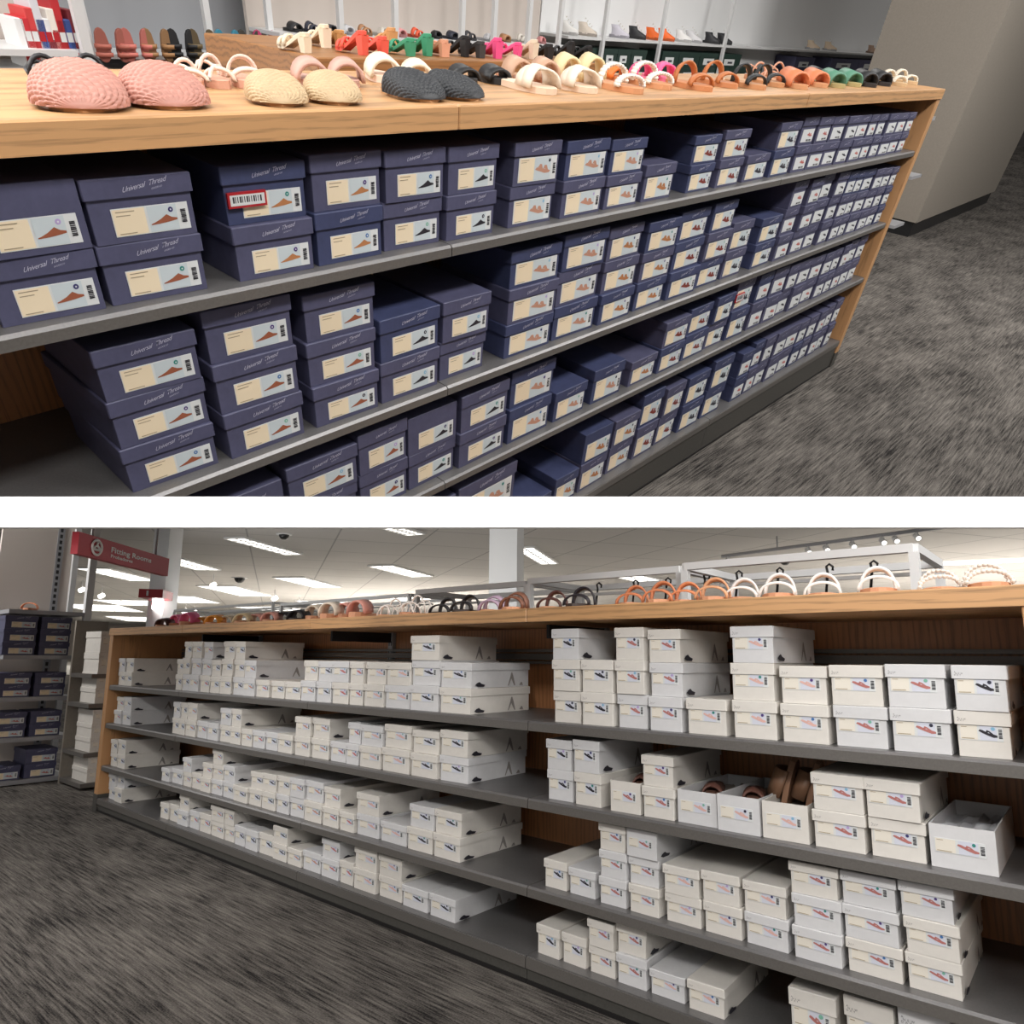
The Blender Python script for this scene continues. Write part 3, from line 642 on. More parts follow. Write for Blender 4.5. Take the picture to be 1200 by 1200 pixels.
def put(S, z, fn, px, wpx, y, lab, rgb, grp, rz=0., LW=2.1, **k):
    X, W = on_top(S, z, px, wpx, y); W = min(max(W, .045), .13) * .82; rz = -.5 * math.atan2(X, DA) + .3 * rz; return fn(S, lab, rgb, (X, y, z + .0005), rz, W * LW, W, grp, **k)
F1 = [
 (slide, 618, 52, .16, 'cream knotted slide sandal, left of the twisted cream pair', (232, 218, 200), 'cream knotted slides', dict(style='cross', solergb=(226, 200, 176), rz=1.1)),
 (slide, 668, 48, .16, 'cream knotted slide sandal, right of the twisted cream pair', (232, 218, 200), 'cream knotted slides', dict(style='cross', solergb=(226, 200, 176), rz=1.1)),
 (slide, 722, 48, .14, 'white studded sandal standing nearest the counter edge', (236, 230, 222), 'white studded sandals', dict(style='beads', solergb=(206, 146, 104), rz=.9)),
 (slide, 758, 44, .20, 'white studded sandal behind its mate beside the tan sandals', (236, 230, 222), 'white studded sandals', dict(style='beads', solergb=(206, 146, 104), rz=.9)),
 (slide, 806, 42, .15, 'tan leather two band sandal at the counter edge', (188, 112, 62), 'tan leather sandals', dict(style='loop', solergb=(196, 130, 86), rz=.9)),
 (slide, 838, 38, .20, 'tan leather two band sandal beside the black braided sandals', (188, 112, 62), 'tan leather sandals', dict(style='loop', solergb=(196, 130, 86), rz=.9)),
 (slide, 872, 36, .15, 'black braided sandal with tall back loop at the edge', (36, 38, 40), 'black braided sandals', dict(style='loop', solergb=(196, 140, 96), rz=.9)),
 (slide, 896, 32, .19, 'black braided sandal next to the orange slides', (36, 38, 40), 'black braided sandals', dict(style='loop', solergb=(196, 140, 96), rz=.9)),
 (slide, 920, 36, .15, 'orange woven slide with tan sole, left of the pair', (216, 126, 84), 'orange woven slides', dict(style='wide', solergb=(206, 150, 108), rz=1.0)),
 (slide, 946, 32, .17, 'orange woven slide with tan sole, right of the pair', (216, 126, 84), 'orange woven slides', dict(style='wide', solergb=(206, 150, 108), rz=1.0)),
 (slide, 966, 32, .15, 'green woven slide, left of the green pair', (84, 136, 112), 'green woven slides', dict(style='wide', solergb=(176, 160, 110), rz=1.0)),
 (slide, 986, 30, .17, 'green woven slide, right of the green pair', (84, 136, 112), 'green woven slides', dict(style='wide', solergb=(176, 160, 110), rz=1.0)),
 (slide, 1004, 30, .15, 'flat black slide, left of the pair near the counter end', (32, 32, 34), 'black slides near the end', dict(style='wide', solergb=(48, 42, 40), rz=1.0)),
 (slide, 1022, 28, .17, 'flat black slide, right of the pair near the counter end', (32, 32, 34), 'black slides near the end', dict(style='wide', solergb=(48, 42, 40), rz=1.0)),
 (slide, 1042, 26, .15, 'pearl beaded sandal, outer one at the counter end', (232, 222, 204), 'pearl beaded sandals', dict(style='beads', solergb=(206, 176, 136), rz=1.0)),
 (slide, 1056, 24, .19, 'pearl beaded sandal, inner one at the counter end', (232, 222, 204), 'pearl beaded sandals', dict(style='beads', solergb=(206, 176, 136), rz=1.0)),
 # second row
 (slide, 60, 44, .27, 'black strappy sandal at the far left back of counter', (34, 32, 36), 'black strappy sandals', dict(style='thin', solergb=(60, 52, 50), rz=.4)),
 (slide, 112, 40, .3, 'black strappy sandal behind the pink mules', (34, 32, 36), 'black strappy sandals', dict(style='thin', solergb=(60, 52, 50), rz=.2)),
 (slide, 222, 36, .27, 'pale blush strappy sandal behind the right pink mule', (226, 200, 184), 'blush strappy sandals', dict(style='thin', solergb=(206, 158, 136), rz=.3)),
 (slide, 252, 36, .27, 'pale blush strappy sandal lying to the right of its mate', (226, 200, 184), 'blush strappy sandals', dict(style='thin', solergb=(206, 158, 136), rz=.5, hh=.5)),
 (slide, 288, 42, .27, 'pale blush sandal with tall loop left of cream mules', (226, 200, 184), 'blush loop sandals', dict(style='loop', solergb=(206, 158, 136), rz=0)),
 (slide, 362, 40, .27, 'mauve padded slide, left one behind the cream mules', (200, 158, 144), 'mauve padded slides', dict(style='wide', solergb=(190, 150, 136), rz=.1, hh=.5)),
 (slide, 404, 38, .27, 'mauve padded slide, right one behind the cream mules', (200, 158, 144), 'mauve padded slides', dict(style='wide', solergb=(190, 150, 136), rz=-.1, hh=.5)),
 (slide, 446, 40, .34, 'ivory padded slide left of the black mules', (236, 224, 202), 'ivory padded slides', dict(style='wide', solergb=(226, 196, 176), rz=.1, hh=.5)),
 (slide, 486, 36, .27, 'ivory padded slide behind the black mules', (236, 224, 202), 'ivory padded slides', dict(style='wide', solergb=(226, 196, 176), rz=-.1, hh=.5)),
 (slide, 538, 34, .3, 'black flat slide, left one behind the black mules', (30, 30, 32), 'black flat slides', dict(style='wide', solergb=(34, 32, 32), rz=1.1, hh=.3)),
 (slide, 574, 34, .3, 'black flat slide, right one with white tag', (30, 30, 32), 'black flat slides', dict(style='wide', solergb=(34, 32, 32), rz=1.1, hh=.3)),
 (slide, 600, 34, .3, 'brown tan slide, left one behind the cream knotted slides', (196, 156, 130), 'brown tan slides', dict(style='wide', solergb=(176, 120, 90), rz=.9, hh=.6)),
 (slide, 632, 32, .3, 'brown tan slide, right one behind the cream knotted slides', (196, 156, 130), 'brown tan slides', dict(style='wide', solergb=(176, 120, 90), rz=.9, hh=.6)),
 (slide, 658, 32, .3, 'pale straw slide, left one in the back row', (226, 206, 160), 'straw slides', dict(style='wide', solergb=(206, 166, 120), rz=.7, hh=.75)),
 (slide, 686, 32, .3, 'pale straw slide, right one in the back row', (226, 206, 160), 'straw slides', dict(style='wide', solergb=(206, 166, 120), rz=.7, hh=.75)),
 (slide, 716, 28, .32, 'orange slide peeking out behind the studded sandals', (232, 120, 48), 'orange slides', dict(style='wide', solergb=(206, 130, 80), rz=.9)),
 (slide, 744, 30, .32, 'hot pink knotted slide, left of the bright pair', (244, 96, 150), 'hot pink slides', dict(style='cross', solergb=(230, 120, 150), rz=.9, hh=.5)),
 (slide, 770, 30, .32, 'hot pink knotted slide, right of the bright pair', (244, 96, 150), 'hot pink slides', dict(style='cross', solergb=(230, 120, 150), rz=.9, hh=.5)),
 (slide, 890, 28, .3, 'thin strapped blush sandal in back near the orange slides', (206, 152, 124), 'thin blush sandals', dict(style='thin', solergb=(196, 140, 106), rz=.9)),
 (slide, 912, 28, .3, 'thin strapped blush sandal in back behind the orange slides', (206, 152, 124), 'thin blush sandals', dict(style='thin', solergb=(196, 140, 106), rz=.9)),
 (slide, 948, 28, .27, 'black woven slide in the back row behind the green ones', (34, 34, 38), 'black woven slides', dict(style='wide', solergb=(40, 38, 38), rz=1.0)),
]
for fn, px, wpx, y, lab, rgb, grp, k in F1:
    rz = k.pop('rz'); put(A, ZTA, fn, px, wpx, y, lab, rgb, grp, rz, **k)
# table with heels behind the counter
y2 = .66; p0 = A.aty(372, 67, y2); zt2 = p0.z; xa, xb = p0.x, A.x_on(700, y2, zt2)
t = thing(A, 'display_table', 'brown wooden display table of heels behind the counter', 'table', ((xa + xb) / 2, y2, 0)); w2 = (xb - xa) / 2
mb = MB(); mb.cbox(-w2, w2, 0, .62, zt2 - .075, zt2, M_WALNUT, .003); mb.part('tabletop', t)
for sx in (-1, 1):
    mb = MB(); mb.box(sx * (w2 - .06) - .05, sx * (w2 - .06) + .05, .02, .6, 0, zt2 - .076, M_WALNUT); mb.part('end_panel', t)
HE = [(345, 30, .14, 'cream block heel sandal at the left end of heel table', (232, 216, 190), 'cream heels'), (372, 28, .3, 'cream block heel sandal beside its mate', (232, 216, 190), 'cream heels'),
 (392, 26, .3, 'tan wooden heel sandal among the raised heels', (196, 146, 90), 'tan heels'), (412, 30, .12, 'coral red heeled sandal, left of the coral pair', (232, 92, 74), 'coral heels'),
 (438, 30, .14, 'coral red heeled sandal, right of the coral pair', (232, 92, 74), 'coral heels'), (452, 28, .32, 'tan wedge sandal behind the coral heels', (206, 150, 96), 'tan wedges'),
 (468, 28, .12, 'green heeled sandal, left of the green pair', (62, 150, 112), 'green heels'), (490, 26, .14, 'green heeled sandal, right of the green pair', (62, 150, 112), 'green heels'),
 (512, 28, .12, 'peach heeled sandal next to the green heels', (222, 160, 130), 'peach heels'), (532, 26, .14, 'black heeled sandal beside the peach heel', (30, 30, 32), 'black heels'),
 (552, 24, .12, 'black heel with white strap on the heel table', (60, 58, 58), 'black and white heels'), (574, 26, .12, 'hot pink heeled sandal, left of the pink pair', (236, 84, 140), 'hot pink heels'),
 (594, 24, .14, 'hot pink heeled sandal, right of the pink pair', (236, 84, 140), 'hot pink heels'), (614, 24, .12, 'cream strappy heel near the pink heels', (226, 208, 184), 'cream strappy heels'),
 (634, 26, .14, 'black block heel sandal, left of the black pair', (28, 28, 30), 'black block heels'), (656, 26, .14, 'black block heel sandal, middle of three', (28, 28, 30), 'black block heels'),
 (678, 26, .14, 'black block heel sandal at the right end of the heels', (28, 28, 30), 'black block heels')]
for i, (px, wpx, dy, lab, rgb, grp) in enumerate(HE):
    X, W = on_top(A, zt2, px, wpx, y2 + dy); W = .047
    heel(A, lab, rgb, (X, y2 + dy, zt2 + .0005), math.pi + .25 - (i % 3) * .2, .115, W, grp, .035 + .012 * (i % 2), 'two')
# ------------------------------------------------------------------ A: store behind the counter
def rackA(y, px0, px1, ytop_px, ybot_px, label, shelves_px, mback, posts, pm=M_WMETAL):
    xm = (px0 + px1) / 2
    z0 = A.aty(xm, ybot_px, y).z; xl = A.x_on(px0, y, z0); xr = A.x_on(px1, y, z0)
    xc = (xl + xr) / 2; ztop = z0 + 1.4
    t = thing(A, 'wall_shelving', label, 'shelving', (xc, y, 0))
    mb = MB(); mb.box(xl - xc, xr - xc, .34, .37, 0, ztop, mback); mb.part('back_panel', t)
    for p in shelves_px:
        z = A.aty(xm, p, y).z; mb = MB(); mb.box(xl - xc, xr - xc, 0, .33, z - .02, z, pm); mb.part('shelf', t)
    for p in posts:
        x = A.x_on(p, y, A.aty(p, 55, y).z); mb = MB(); mb.box(x - xc - .018, x - xc + .018, -.02, .012, 0, ztop, pm); mb.part('post', t)
    mb = MB(); mb.box(xl - xc, xr - xc, -.01, .33, 0, .12, M_KICK); mb.part('base', t)
    return xc, t
rackA(3.3, 60, 335, 30, 110, 'grey pegboard rack of hanging sandals behind the counter, far left', [65, 84], M_PEG, [105, 247, 318])
HS = [(131, 'rust pink', (196, 112, 96)), (160, 'salmon pink', (224, 128, 116)), (184, 'tan strapped', (176, 130, 86)), (213, 'black', (28, 28, 30)), (237, 'olive brown', (110, 92, 60)),
      (267, 'turquoise blue', (66, 158, 186)), (293, 'dark olive', (70, 64, 56)), (311, 'magenta pink', (220, 64, 120))]
for px, nm, rgb in HS:
    p = A.aty(px, 53, 3.24)
    for s, wd in ((-1, 'left'), (1, 'right')):
        slide(A, '%s sandal hanging on the pegboard, %s of its pair' % (nm, wd), rgb, (p.x + s * .05, 3.24, p.z), .15 * s, .15, .075, 'sandals hanging on the pegboard', style='two', solergb=tuple(int(v * .8) for v in rgb), name='hanging_sandal', rx=math.pi / 2, ry=0)
for px, py, rgb, w in ((168, 68, (34, 34, 38), .09), (190, 68, (180, 120, 90), .09), (222, 70, (40, 36, 40), .1), (262, 70, (176, 150, 120), .1), (290, 72, (150, 110, 90), .1)):
    p = A.aty(px, py, 3.35)
    slide(A, '%s flat shoe on the lower pegboard shelf' % ({34: 'small black', 180: 'coppery tan', 40: 'wide charcoal', 176: 'sandy beige', 150: 'dusky brown'}[rgb[0]]), rgb, (p.x, 3.38, A.aty(197, 84, 3.3).z + .001), .3, .2, w, 'shoes on the lower pegboard shelf', style='wide', solergb=(60, 52, 48))
# far left: shelves of red and white packages
xc, t = rackA(2.1, -40, 100, 30, 95, 'shelf of red and white packaged goods at the upper left', [58, 82, 105], M_GWALL2, [100])
for i in range(16):
    px = 38 + (i % 8) * 8; row = i // 8; z = A.aty(30, (58, 82)[row], 2.1).z; x = A.x_on(px, 2.15, z)
    rgb, cn = [((196, 40, 48), 'red'), ((226, 226, 226), 'white'), ((60, 84, 150), 'blue'), ((206, 60, 60), 'scarlet'), ((236, 230, 220), 'ivory'), ((120, 36, 44), 'maroon'), ((214, 214, 220), 'silver white'), ((196, 44, 50), 'crimson')][(i * 3 + row) % 8]
    mb = MB(); mb.cbox(-.015, .015, 0, .16, 0, .09 + .03 * (i % 3), mat('package_%d_%d' % rgb[:2], rgb), .002)
    mb.box(-.01, .01, -.0006, 0, .02, .05, M_PAPER if cn not in ('white', 'ivory', 'silver white') else M_RED)
    solo(A, mb, 'packaged_good', '%s package, %s from left on the %s packaged goods shelf' % (cn, ORD[i % 8], ('upper', 'lower')[row]), 'package', (x, 2.15, z + .001), 0, 'packages at the upper left')
# middle: racks of assorted shoes
rackA(3.1, 335, 660, 30, 110, 'pale rack of assorted shoes in the middle distance', [46, 62, 84], M_GWALL2, [400, 463, 540, 577, 617, 653])
AS = [(30, 30, 34), (226, 220, 210), (60, 60, 66), (236, 96, 60), (180, 130, 90), (40, 44, 60), (220, 150, 150), (206, 206, 210)]
AN = ['black', 'ivory white', 'charcoal', 'bright orange', 'tan', 'dark blue', 'pale pink', 'silver grey']
for r, py in enumerate((46, 62)):
    z = A.aty(497, py, 3.1).z
    for i in range(15):
        px = 345 + i * 20.5 + r * 8; x = A.x_on(px, 3.2, z); k = (i * 5 + r * 3) % 8
        slide(A, '%s sandal, %s from left on the %s far rack shelf' % (AN[k], ORD[i], ('upper', 'lower')[r]), AS[k], (x, 3.22, z + .001), .1 + .1 * (i % 3), .16, .07, 'shoes on the middle distance rack', style=('wide', 'two', 'cross')[i % 3], solergb=tuple(int(v * .7) for v in AS[k]))
# right: long white shelving with boots above and green boxes below
yR = 3.4; xc, t = rackA(yR, 655, 1110, 30, 130, 'long white wall shelving with boots and dark green boxes', [55, 95, 128], M_WHITE, [705, 772, 848, 1062])
zs = A.aty(882, 55, yR).z; zl = A.aty(882, 95, yR).z
def boot(lab, rgb, px, h=.1, w=.07):
    x = A.x_on(px, yR + .12, zs); t = thing(A, 'ankle_boot', lab, 'boot', (x, yR + .15, zs + .001), .45, 'boots on the white wall shelf')
    m = mat('boot_%d_%d_%d' % rgb, rgb, rough=.45)
    mb = MB(); sole(mb, .2, w, mat('boot_sole_%d' % rgb[0], tuple(int(v * .7) for v in rgb), rough=.6), .022); mb.part('sole', t)
    V = []; n = 12; secs = [(.016, -.01, .185, 1), (.035, -.008, .175, .95), (.055, .015, .13, .86), (.075, .04, .09, .8), (h, .05, .085, .8)]
    for z, y, L, k in secs: V += [(math.sin(2 * math.pi * i / n) * w * .47 * k, y - math.cos(2 * math.pi * i / n) * L / 2, z) for i in range(n)]
    F = [(j * n + i, j * n + (i + 1) % n, (j + 1) * n + (i + 1) % n, (j + 1) * n + i) for j in range(4) for i in range(n)] + [tuple(4 * n + i for i in range(n))]
    mb = MB(); mb.add(V, F, m, True); mb.part('upper', t)
    mb = MB()
    for k in range(4): mb.tube([(-w * .2, -.04 + k * .022, .07 + k * .018), (w * .2, -.04 + k * .022, .075 + k * .018)], .004, mat('laces', (206, 200, 190)), 6)
    mb.part('laces', t)
for px, lab, rgb in ((668, 'white boot at left end of the white wall shelf', (226, 224, 220)), (690, 'cream lace boot beside the leftmost white boot', (216, 204, 190)), (728, 'white and purple boot on the wall shelf', (200, 196, 206)),
    (748, 'black low boot left of the orange clogs', (30, 30, 34)), (768, 'bright orange clog, left of the orange pair', (244, 110, 36)), (782, 'bright orange clog, right of the orange pair', (244, 110, 36)),
    (802, 'white boot right of the orange clogs', (232, 230, 228)), (814, 'pale grey boot before the black boots', (214, 212, 214)), (836, 'black lace-up boot, left of the black pair', (32, 32, 36)), (850, 'black lace-up boot, right of the black pair', (32, 32, 36)),
    (954, 'beige wedge boot, left of the beige pair', (214, 192, 166)), (974, 'beige wedge boot, right of the beige pair', (214, 192, 166)), (1024, 'tan grey sneaker boot with orange laces', (170, 140, 120)), (1042, 'grey sneaker boot at the right end of shelf', (160, 152, 146))):
    boot(lab, rgb, px)
def bgbox(px0, px1, y, z, h, m, lab, grp, d=.3):
    x0, x1 = A.x_on(px0, y, z), A.x_on(px1, y, z); w = x1 - x0 - .004
    t = thing(A, 'green_shoe_box' if m is M_GREEN else 'navy_shoe_box', lab, 'shoe box', ((x0 + x1) / 2, y, z + .001), 0, grp)
    mb = MB(); mb.box(-w / 2 + .003, w / 2 - .003, .003, d - .003, 0, h * .72, m); mb.part('box_body', t)
    mb = MB(); mb.box(-w / 2, w / 2, 0, d, h * .7, h - .002, m); mb.part('lid', t)
    mb = MB(); mb.box(-w * .3, w * .2, .0005, .0029, h * .15, h * .6, M_PAPER); mb.box(-w * .12, w * .1, 0, .0004, h * .28, h * .42, SHOEC['dark']); mb.part('label', t)
hb = (A.aty(800, 76, yR).z - A.aty(800, 93, yR).z) * 1.0
gx = [662, 680, 696, 706, 722, 738, 756, 774, 794, 818, 842, 866, 890]
for i in range(len(gx) - 1):
    for k in range(2 if i not in (0, 6, 11) else 1):
        bgbox(gx[i], gx[i + 1], yR + .03, zl + k * hb, hb, M_GREEN, 'dark green box, %s from left, %s row under the boots' % (ORD[i], ('lower', 'upper')[k]), 'dark green boxes under the boots')
nx = [930, 952, 972, 1004, 1036, 1060, 1082]
for i in range(len(nx) - 1):
    if i == 1: continue
    for k in range(2):
        bgbox(nx[i], nx[i + 1], yR + .03, zl + k * hb, hb, M_NAVY, 'navy box, %s from left, %s row on the far wall shelf' % (ORD[i], ('lower', 'upper')[k]), 'navy boxes on the far wall shelf')
# walls and the grey column
mb = MB(); mb.box(-6, 30, 3.9, 4.0, 0, 4.2, M_GWALL2); struct(A, mb, 'wall_back')
p = A.atz(1066, 279, 0)
mb = MB(); mb.box(p.x, p.x + 3.6, p.y, p.y + 1.1, .16, 4.2, M_GWALL); mb.box(p.x + .03, p.x + 3.57, p.y + .03, p.y + 1.05, 0, .16, M_BLACK); struct(A, mb, 'wall_column')
mb = MB(); mb.box(22, 22.1, -6, 4, 0, 4.2, mat('dim_wall_paint', (92, 88, 86), rough=.9)); struct(A, mb, 'wall_right')
# small grey shelf ends poking out behind the counter
for k, (px, py) in enumerate(((1088, 137), (1072, 205), (1052, 262))):
    q = A.aty(px, py, .62); mb = MB(); mb.box(-.14, .14, -.02, .3, -.025, 0, M_LGREY)
    solo(A, mb, 'shelf_end', 'grey shelf end jutting past the oak panel, %s' % ('topmost', 'middle', 'lowest')[k], 'shelf', tuple(q))
# open pair of brown shoes behind the leftmost navy boxes
X = A.x_on(60, .12, ZA[0]);
slide(A, 'brown leather shoe resting on the navy boxes at far left', (92, 54, 40), (.02 * DA + .12, .16, ZA[0] + (A.z_on(222, A.x_on(2, 0, ZA[0]), 0) - ZA[0]) + .002), .3, .24, .1, None, style='wide', solergb=(120, 80, 60))

# ------------------------------------------------------------------ B: store around the white boxes
CH = 3.3 + HB      # ceiling height
def ceilmat():
    m = mat('ceiling_tile', (196, 192, 188), rough=.9); nt = m.node_tree; N = nt.nodes; L = nt.links; p_ = N['Principled BSDF']
    tc = N.new('ShaderNodeTexCoord'); mp = N.new('ShaderNodeMapping'); mp.inputs['Rotation'].default_value = (0, 0, CANG); L.new(tc.outputs['Object'], mp.inputs['Vector'])
    b = N.new('ShaderNodeTexBrick'); b.offset = 0; b.inputs['Scale'].default_value = 1; b.inputs['Brick Width'].default_value = 2.4; b.inputs['Row Height'].default_value = 2.4
    b.inputs['Mortar Size'].default_value = .025; b.inputs['Color1'].default_value = lin((196, 192, 188)); b.inputs['Color2'].default_value = lin((190, 187, 183)); b.inputs['Mortar'].default_value = lin((150, 148, 146))
    L.new(mp.outputs[0], b.inputs['Vector']); L.new(b.outputs['Color'], p_.inputs['Base Color']); return m
g0 = B.atz(285, 627, CH); g1 = B.atz(347, 647, CH); CANG = math.atan2(g1.y - g0.y, g1.x - g0.x)
mb = MB(); mb.box(-170, 120, 2, 260, CH, CH + .1, ceilmat()); struct(B, mb, 'ceiling')
M_LAMP = mat('lamp_diffuser', (255, 252, 244), emit=3.2); M_LAMPG = mat('lamp_louvre', (150, 150, 150), rough=.4)
LT = [(271, 628, 347, 649), (447, 613, 489, 625), (443, 661, 497, 675), (612, 639, 645, 660), (196, 653, 246, 667), (104, 664, 172, 680), (250, 685, 303, 698), (335, 675, 387, 688), (461, 696, 500, 705), (196, 697, 235, 706),
      (138, 702, 172, 709), (150, 722, 176, 728), (98, 707, 138, 716), (372, 703, 392, 708), (728, 672, 762, 680), (300, 710, 340, 715), (245, 722, 268, 725)]
LN = ['largest near the domed camera at upper left', 'cut off at the very top centre', 'in the middle left of the square column', 'just right of the square column', 'behind the red sign right edge', 'directly below the red sign',
      'below the second domed camera', 'left of centre above the dark shoes', 'small one left of the column near the racks', 'small one right of the far red-banded column', 'left of the far red-banded column', 'lowest one beside the far column',
      'at the far left under the sign', 'tiny one above the cream shoes', 'behind the clothes rail on the right', 'faint far one above the counter left', 'faintest far one near the pink slippers']
for (xa_, ya_, xb_, yb_), nm in zip(LT, LN):
    a = B.atz(xa_, ya_ , CH); b = B.atz(xb_, yb_, CH); c = (a + b) / 2; L_ = max((b - a).length * .9, .8); ang = math.atan2(b.y - a.y, b.x - a.x)
    wp = B.atz((xa_ + xb_) / 2, (ya_ + yb_) / 2 + 4.5, CH); W_ = min(max((wp - c).length * .8, .5), 4.)
    t = thing(B, 'ceiling_light', 'glowing rectangular ceiling light, %s' % nm, 'light', (c.x, c.y, CH - .03), ang, 'rectangular ceiling lights')
    mb = MB(); mb.box(-L_ / 2, L_ / 2, -W_ / 2, W_ / 2, -.01, .0, M_LAMP); mb.part('diffuser', t)
    mb = MB()
    for s in (-1, 1): mb.box(-L_ / 2 - .04, L_ / 2 + .04, s * (W_ / 2 + .03) - .03, s * (W_ / 2 + .03) + .03, -.03, .025, M_WHITE); mb.box(s * (L_ / 2 + .03) - .03, s * (L_ / 2 + .03) + .03, -W_ / 2, W_ / 2, -.03, .025, M_WHITE)
    mb.part('frame', t)
    mb = MB()
    for k in range(1, 8): xx = -L_ / 2 + L_ * k / 8; mb.box(xx - .02, xx + .02, -W_ / 2, W_ / 2, -.03, -.012, M_LAMPG)
    mb.box(-L_ / 2, L_ / 2, -.02, .02, -.03, -.012, M_LAMPG); mb.part('louvre', t)
# long strip light at the right
a = B.atz(1066, 661, CH); b = B.atz(1200, 655, CH)
mb = MB(); L_ = (b - a).length; mb.box(0, L_, -.25, .25, -.06, 0, M_LAMP); solo(B, mb, 'strip_light', 'long glowing strip light at the upper right', 'light', (a.x, a.y, a.z - .01), math.atan2(b.y - a.y, b.x - a.x))
for px, py, nm in ((333, 626, 'large dark domed ceiling camera between the upper left lights'), (281, 677, 'small dark domed ceiling camera lower left'), (920, 656, 'dark domed ceiling camera above the right clothes rail')):
    c = B.atz(px, py, CH); d = B.depth(c); r = 6 * d / FL
    t = thing(B, 'dome_camera', nm, 'camera', tuple(c), 0)
    mb = MB(); mb.tube([(0, 0, -.02), (0, 0, 0)], r * 1.5, M_WHITE, 16); mb.part('mount', t)
    mb = MB(); V = [(0, 0, -r)]; 
    for j in range(1, 5):
        a_ = math.pi / 2 * j / 4; V += [(math.sin(a_) * r * math.cos(k * math.pi / 6), math.sin(a_) * r * math.sin(k * math.pi / 6), -.02 - math.cos(a_) * r) for k in range(12)]
    mb.add(V, [(0, 1 + k, 1 + (k + 1) % 12) for k in range(12)] + [(1 + j * 12 + k, 1 + (j + 1) * 12 + k, 1 + (j + 1) * 12 + (k + 1) % 12, 1 + j * 12 + (k + 1) % 12) for j in range(3) for k in range(12)], M_BLACK, True); mb.part('dome', t)
# track with spotlights on the right
a = B.atz(845, 648, CH); b = B.atz(1100, 612, CH - .3); za = CH - .35
pa, pb = B.atz(846, 652, za), B.atz(1110, 617, za); dv = pb - pa; t = thing(B, 'lighting_track', 'thin dark ceiling track carrying the spotlights, upper right', 'track', tuple(pa))
mb = MB(); mb.tube([(0, 0, 0), tuple(dv)], .05, M_LGREY, 6); mb.part('rail', t)
mb = MB(); mb.tube([tuple(dv * .3), tuple(dv * .3 + Vector((0, 0, CH - za)))], .02, M_LGREY, 6); mb.part('hanger_rod', t)
for k, px in enumerate((853, 947, 968, 999, 1034, 1049, 1074)):
    f = (px - 846) / 264; q = None
    lo, hi = 0., 1.
    for _ in range(30):
        m_ = (lo + hi) / 2
        if B.proj(pa + dv * m_)[0] < px: lo = m_
        else: hi = m_
    q = pa + dv * lo; sc = B.depth(q) / FL * 5.5
    t = thing(B, 'spotlight', 'small white track spotlight, %s from left along the track' % ORD[k], 'spotlight', tuple(q + Vector((0, 0, -sc * .3))), .6, 'track spotlights')
    mb = MB(); mb.tube([(0, 0, 0), (0, 0, -sc * .9)], sc * .25, M_WHITE, 8); mb.part('stem', t)
    mb = MB(); mb.tube([(0, sc * .6, -sc * .6), (0, -sc * .6, -sc * 1.5)], sc * .62, M_WHITE, 12); mb.part('lamp_head', t)
    mb = MB(); mb.tube([(0, -sc * .6, -sc * 1.5), (0, -sc * .64, -sc * 1.53)], sc * .5, M_LAMP, 12); mb.part('lamp_lens', t)
# far spot lights on the left
for k, (px, py) in enumerate(((96, 690), (119, 697), (250, 684), (322, 700), (350, 707), (217, 715), (228, 717))):
    q = B.atz(px, py, CH - .4); sc = B.depth(q) / FL * 2.6
    t = thing(B, 'spotlight', 'tiny far ceiling spotlight, %s of those on the left' % ORD[k], 'spotlight', tuple(q), .3, 'far ceiling spotlights')
    mb = MB(); mb.tube([(0, 0, .4), (0, 0, 0)], sc * .2, M_WHITE, 6); mb.part('stem', t)
    mb = MB(); mb.tube([(0, sc, 0), (0, -sc, -sc)], sc, M_LAMP, 10); mb.part('lamp_head', t)
# columns
def column(px0, px1, pybase, d, name):
    q0 = B.atd(px0, 700, d); q1 = B.atd(px1, 700, d); w = (q1 - q0).length; c = (q0 + q1) / 2
    mb = MB(); mb.box(-w / 2, w / 2, 0, w, 0, CH, M_WHITE); struct(B, mb, name, (c.x, c.y, 0), math.atan2(q1.y - q0.y, q1.x - q0.x) - .25); return c, w
column(572, 606, 712, 14, 'wall_column')
c, w = column(172, 194, 740, 17, 'wall_column_far')
q = B.atd(182, 697, 16.5); mb = MB(); mb.box(-w * .56, w * .56, -.4, w + .1, -.1, .1, M_RED); mb.box(-w * .2, -.05, -.41, -.4, -.06, .06, M_PAPER)
solo(B, mb, 'column_sign', 'small red band sign wrapped around the far white column', 'sign', tuple(q), math.atan2(c.y, c.x) - 1.9)
# far walls of the hall
mb = MB(); mb.box(-170, 120, 200, 200.4, 0, CH, M_GWALL2); struct(B, mb, 'wall_back')
mb = MB(); mb.box(-90, -89.6, 2, 200, 0, CH, M_GWALL2); struct(B, mb, 'wall_left')
mb = MB(); mb.box(60, 60.4, 2, 200, 0, CH, M_GWALL2); struct(B, mb, 'wall_right')
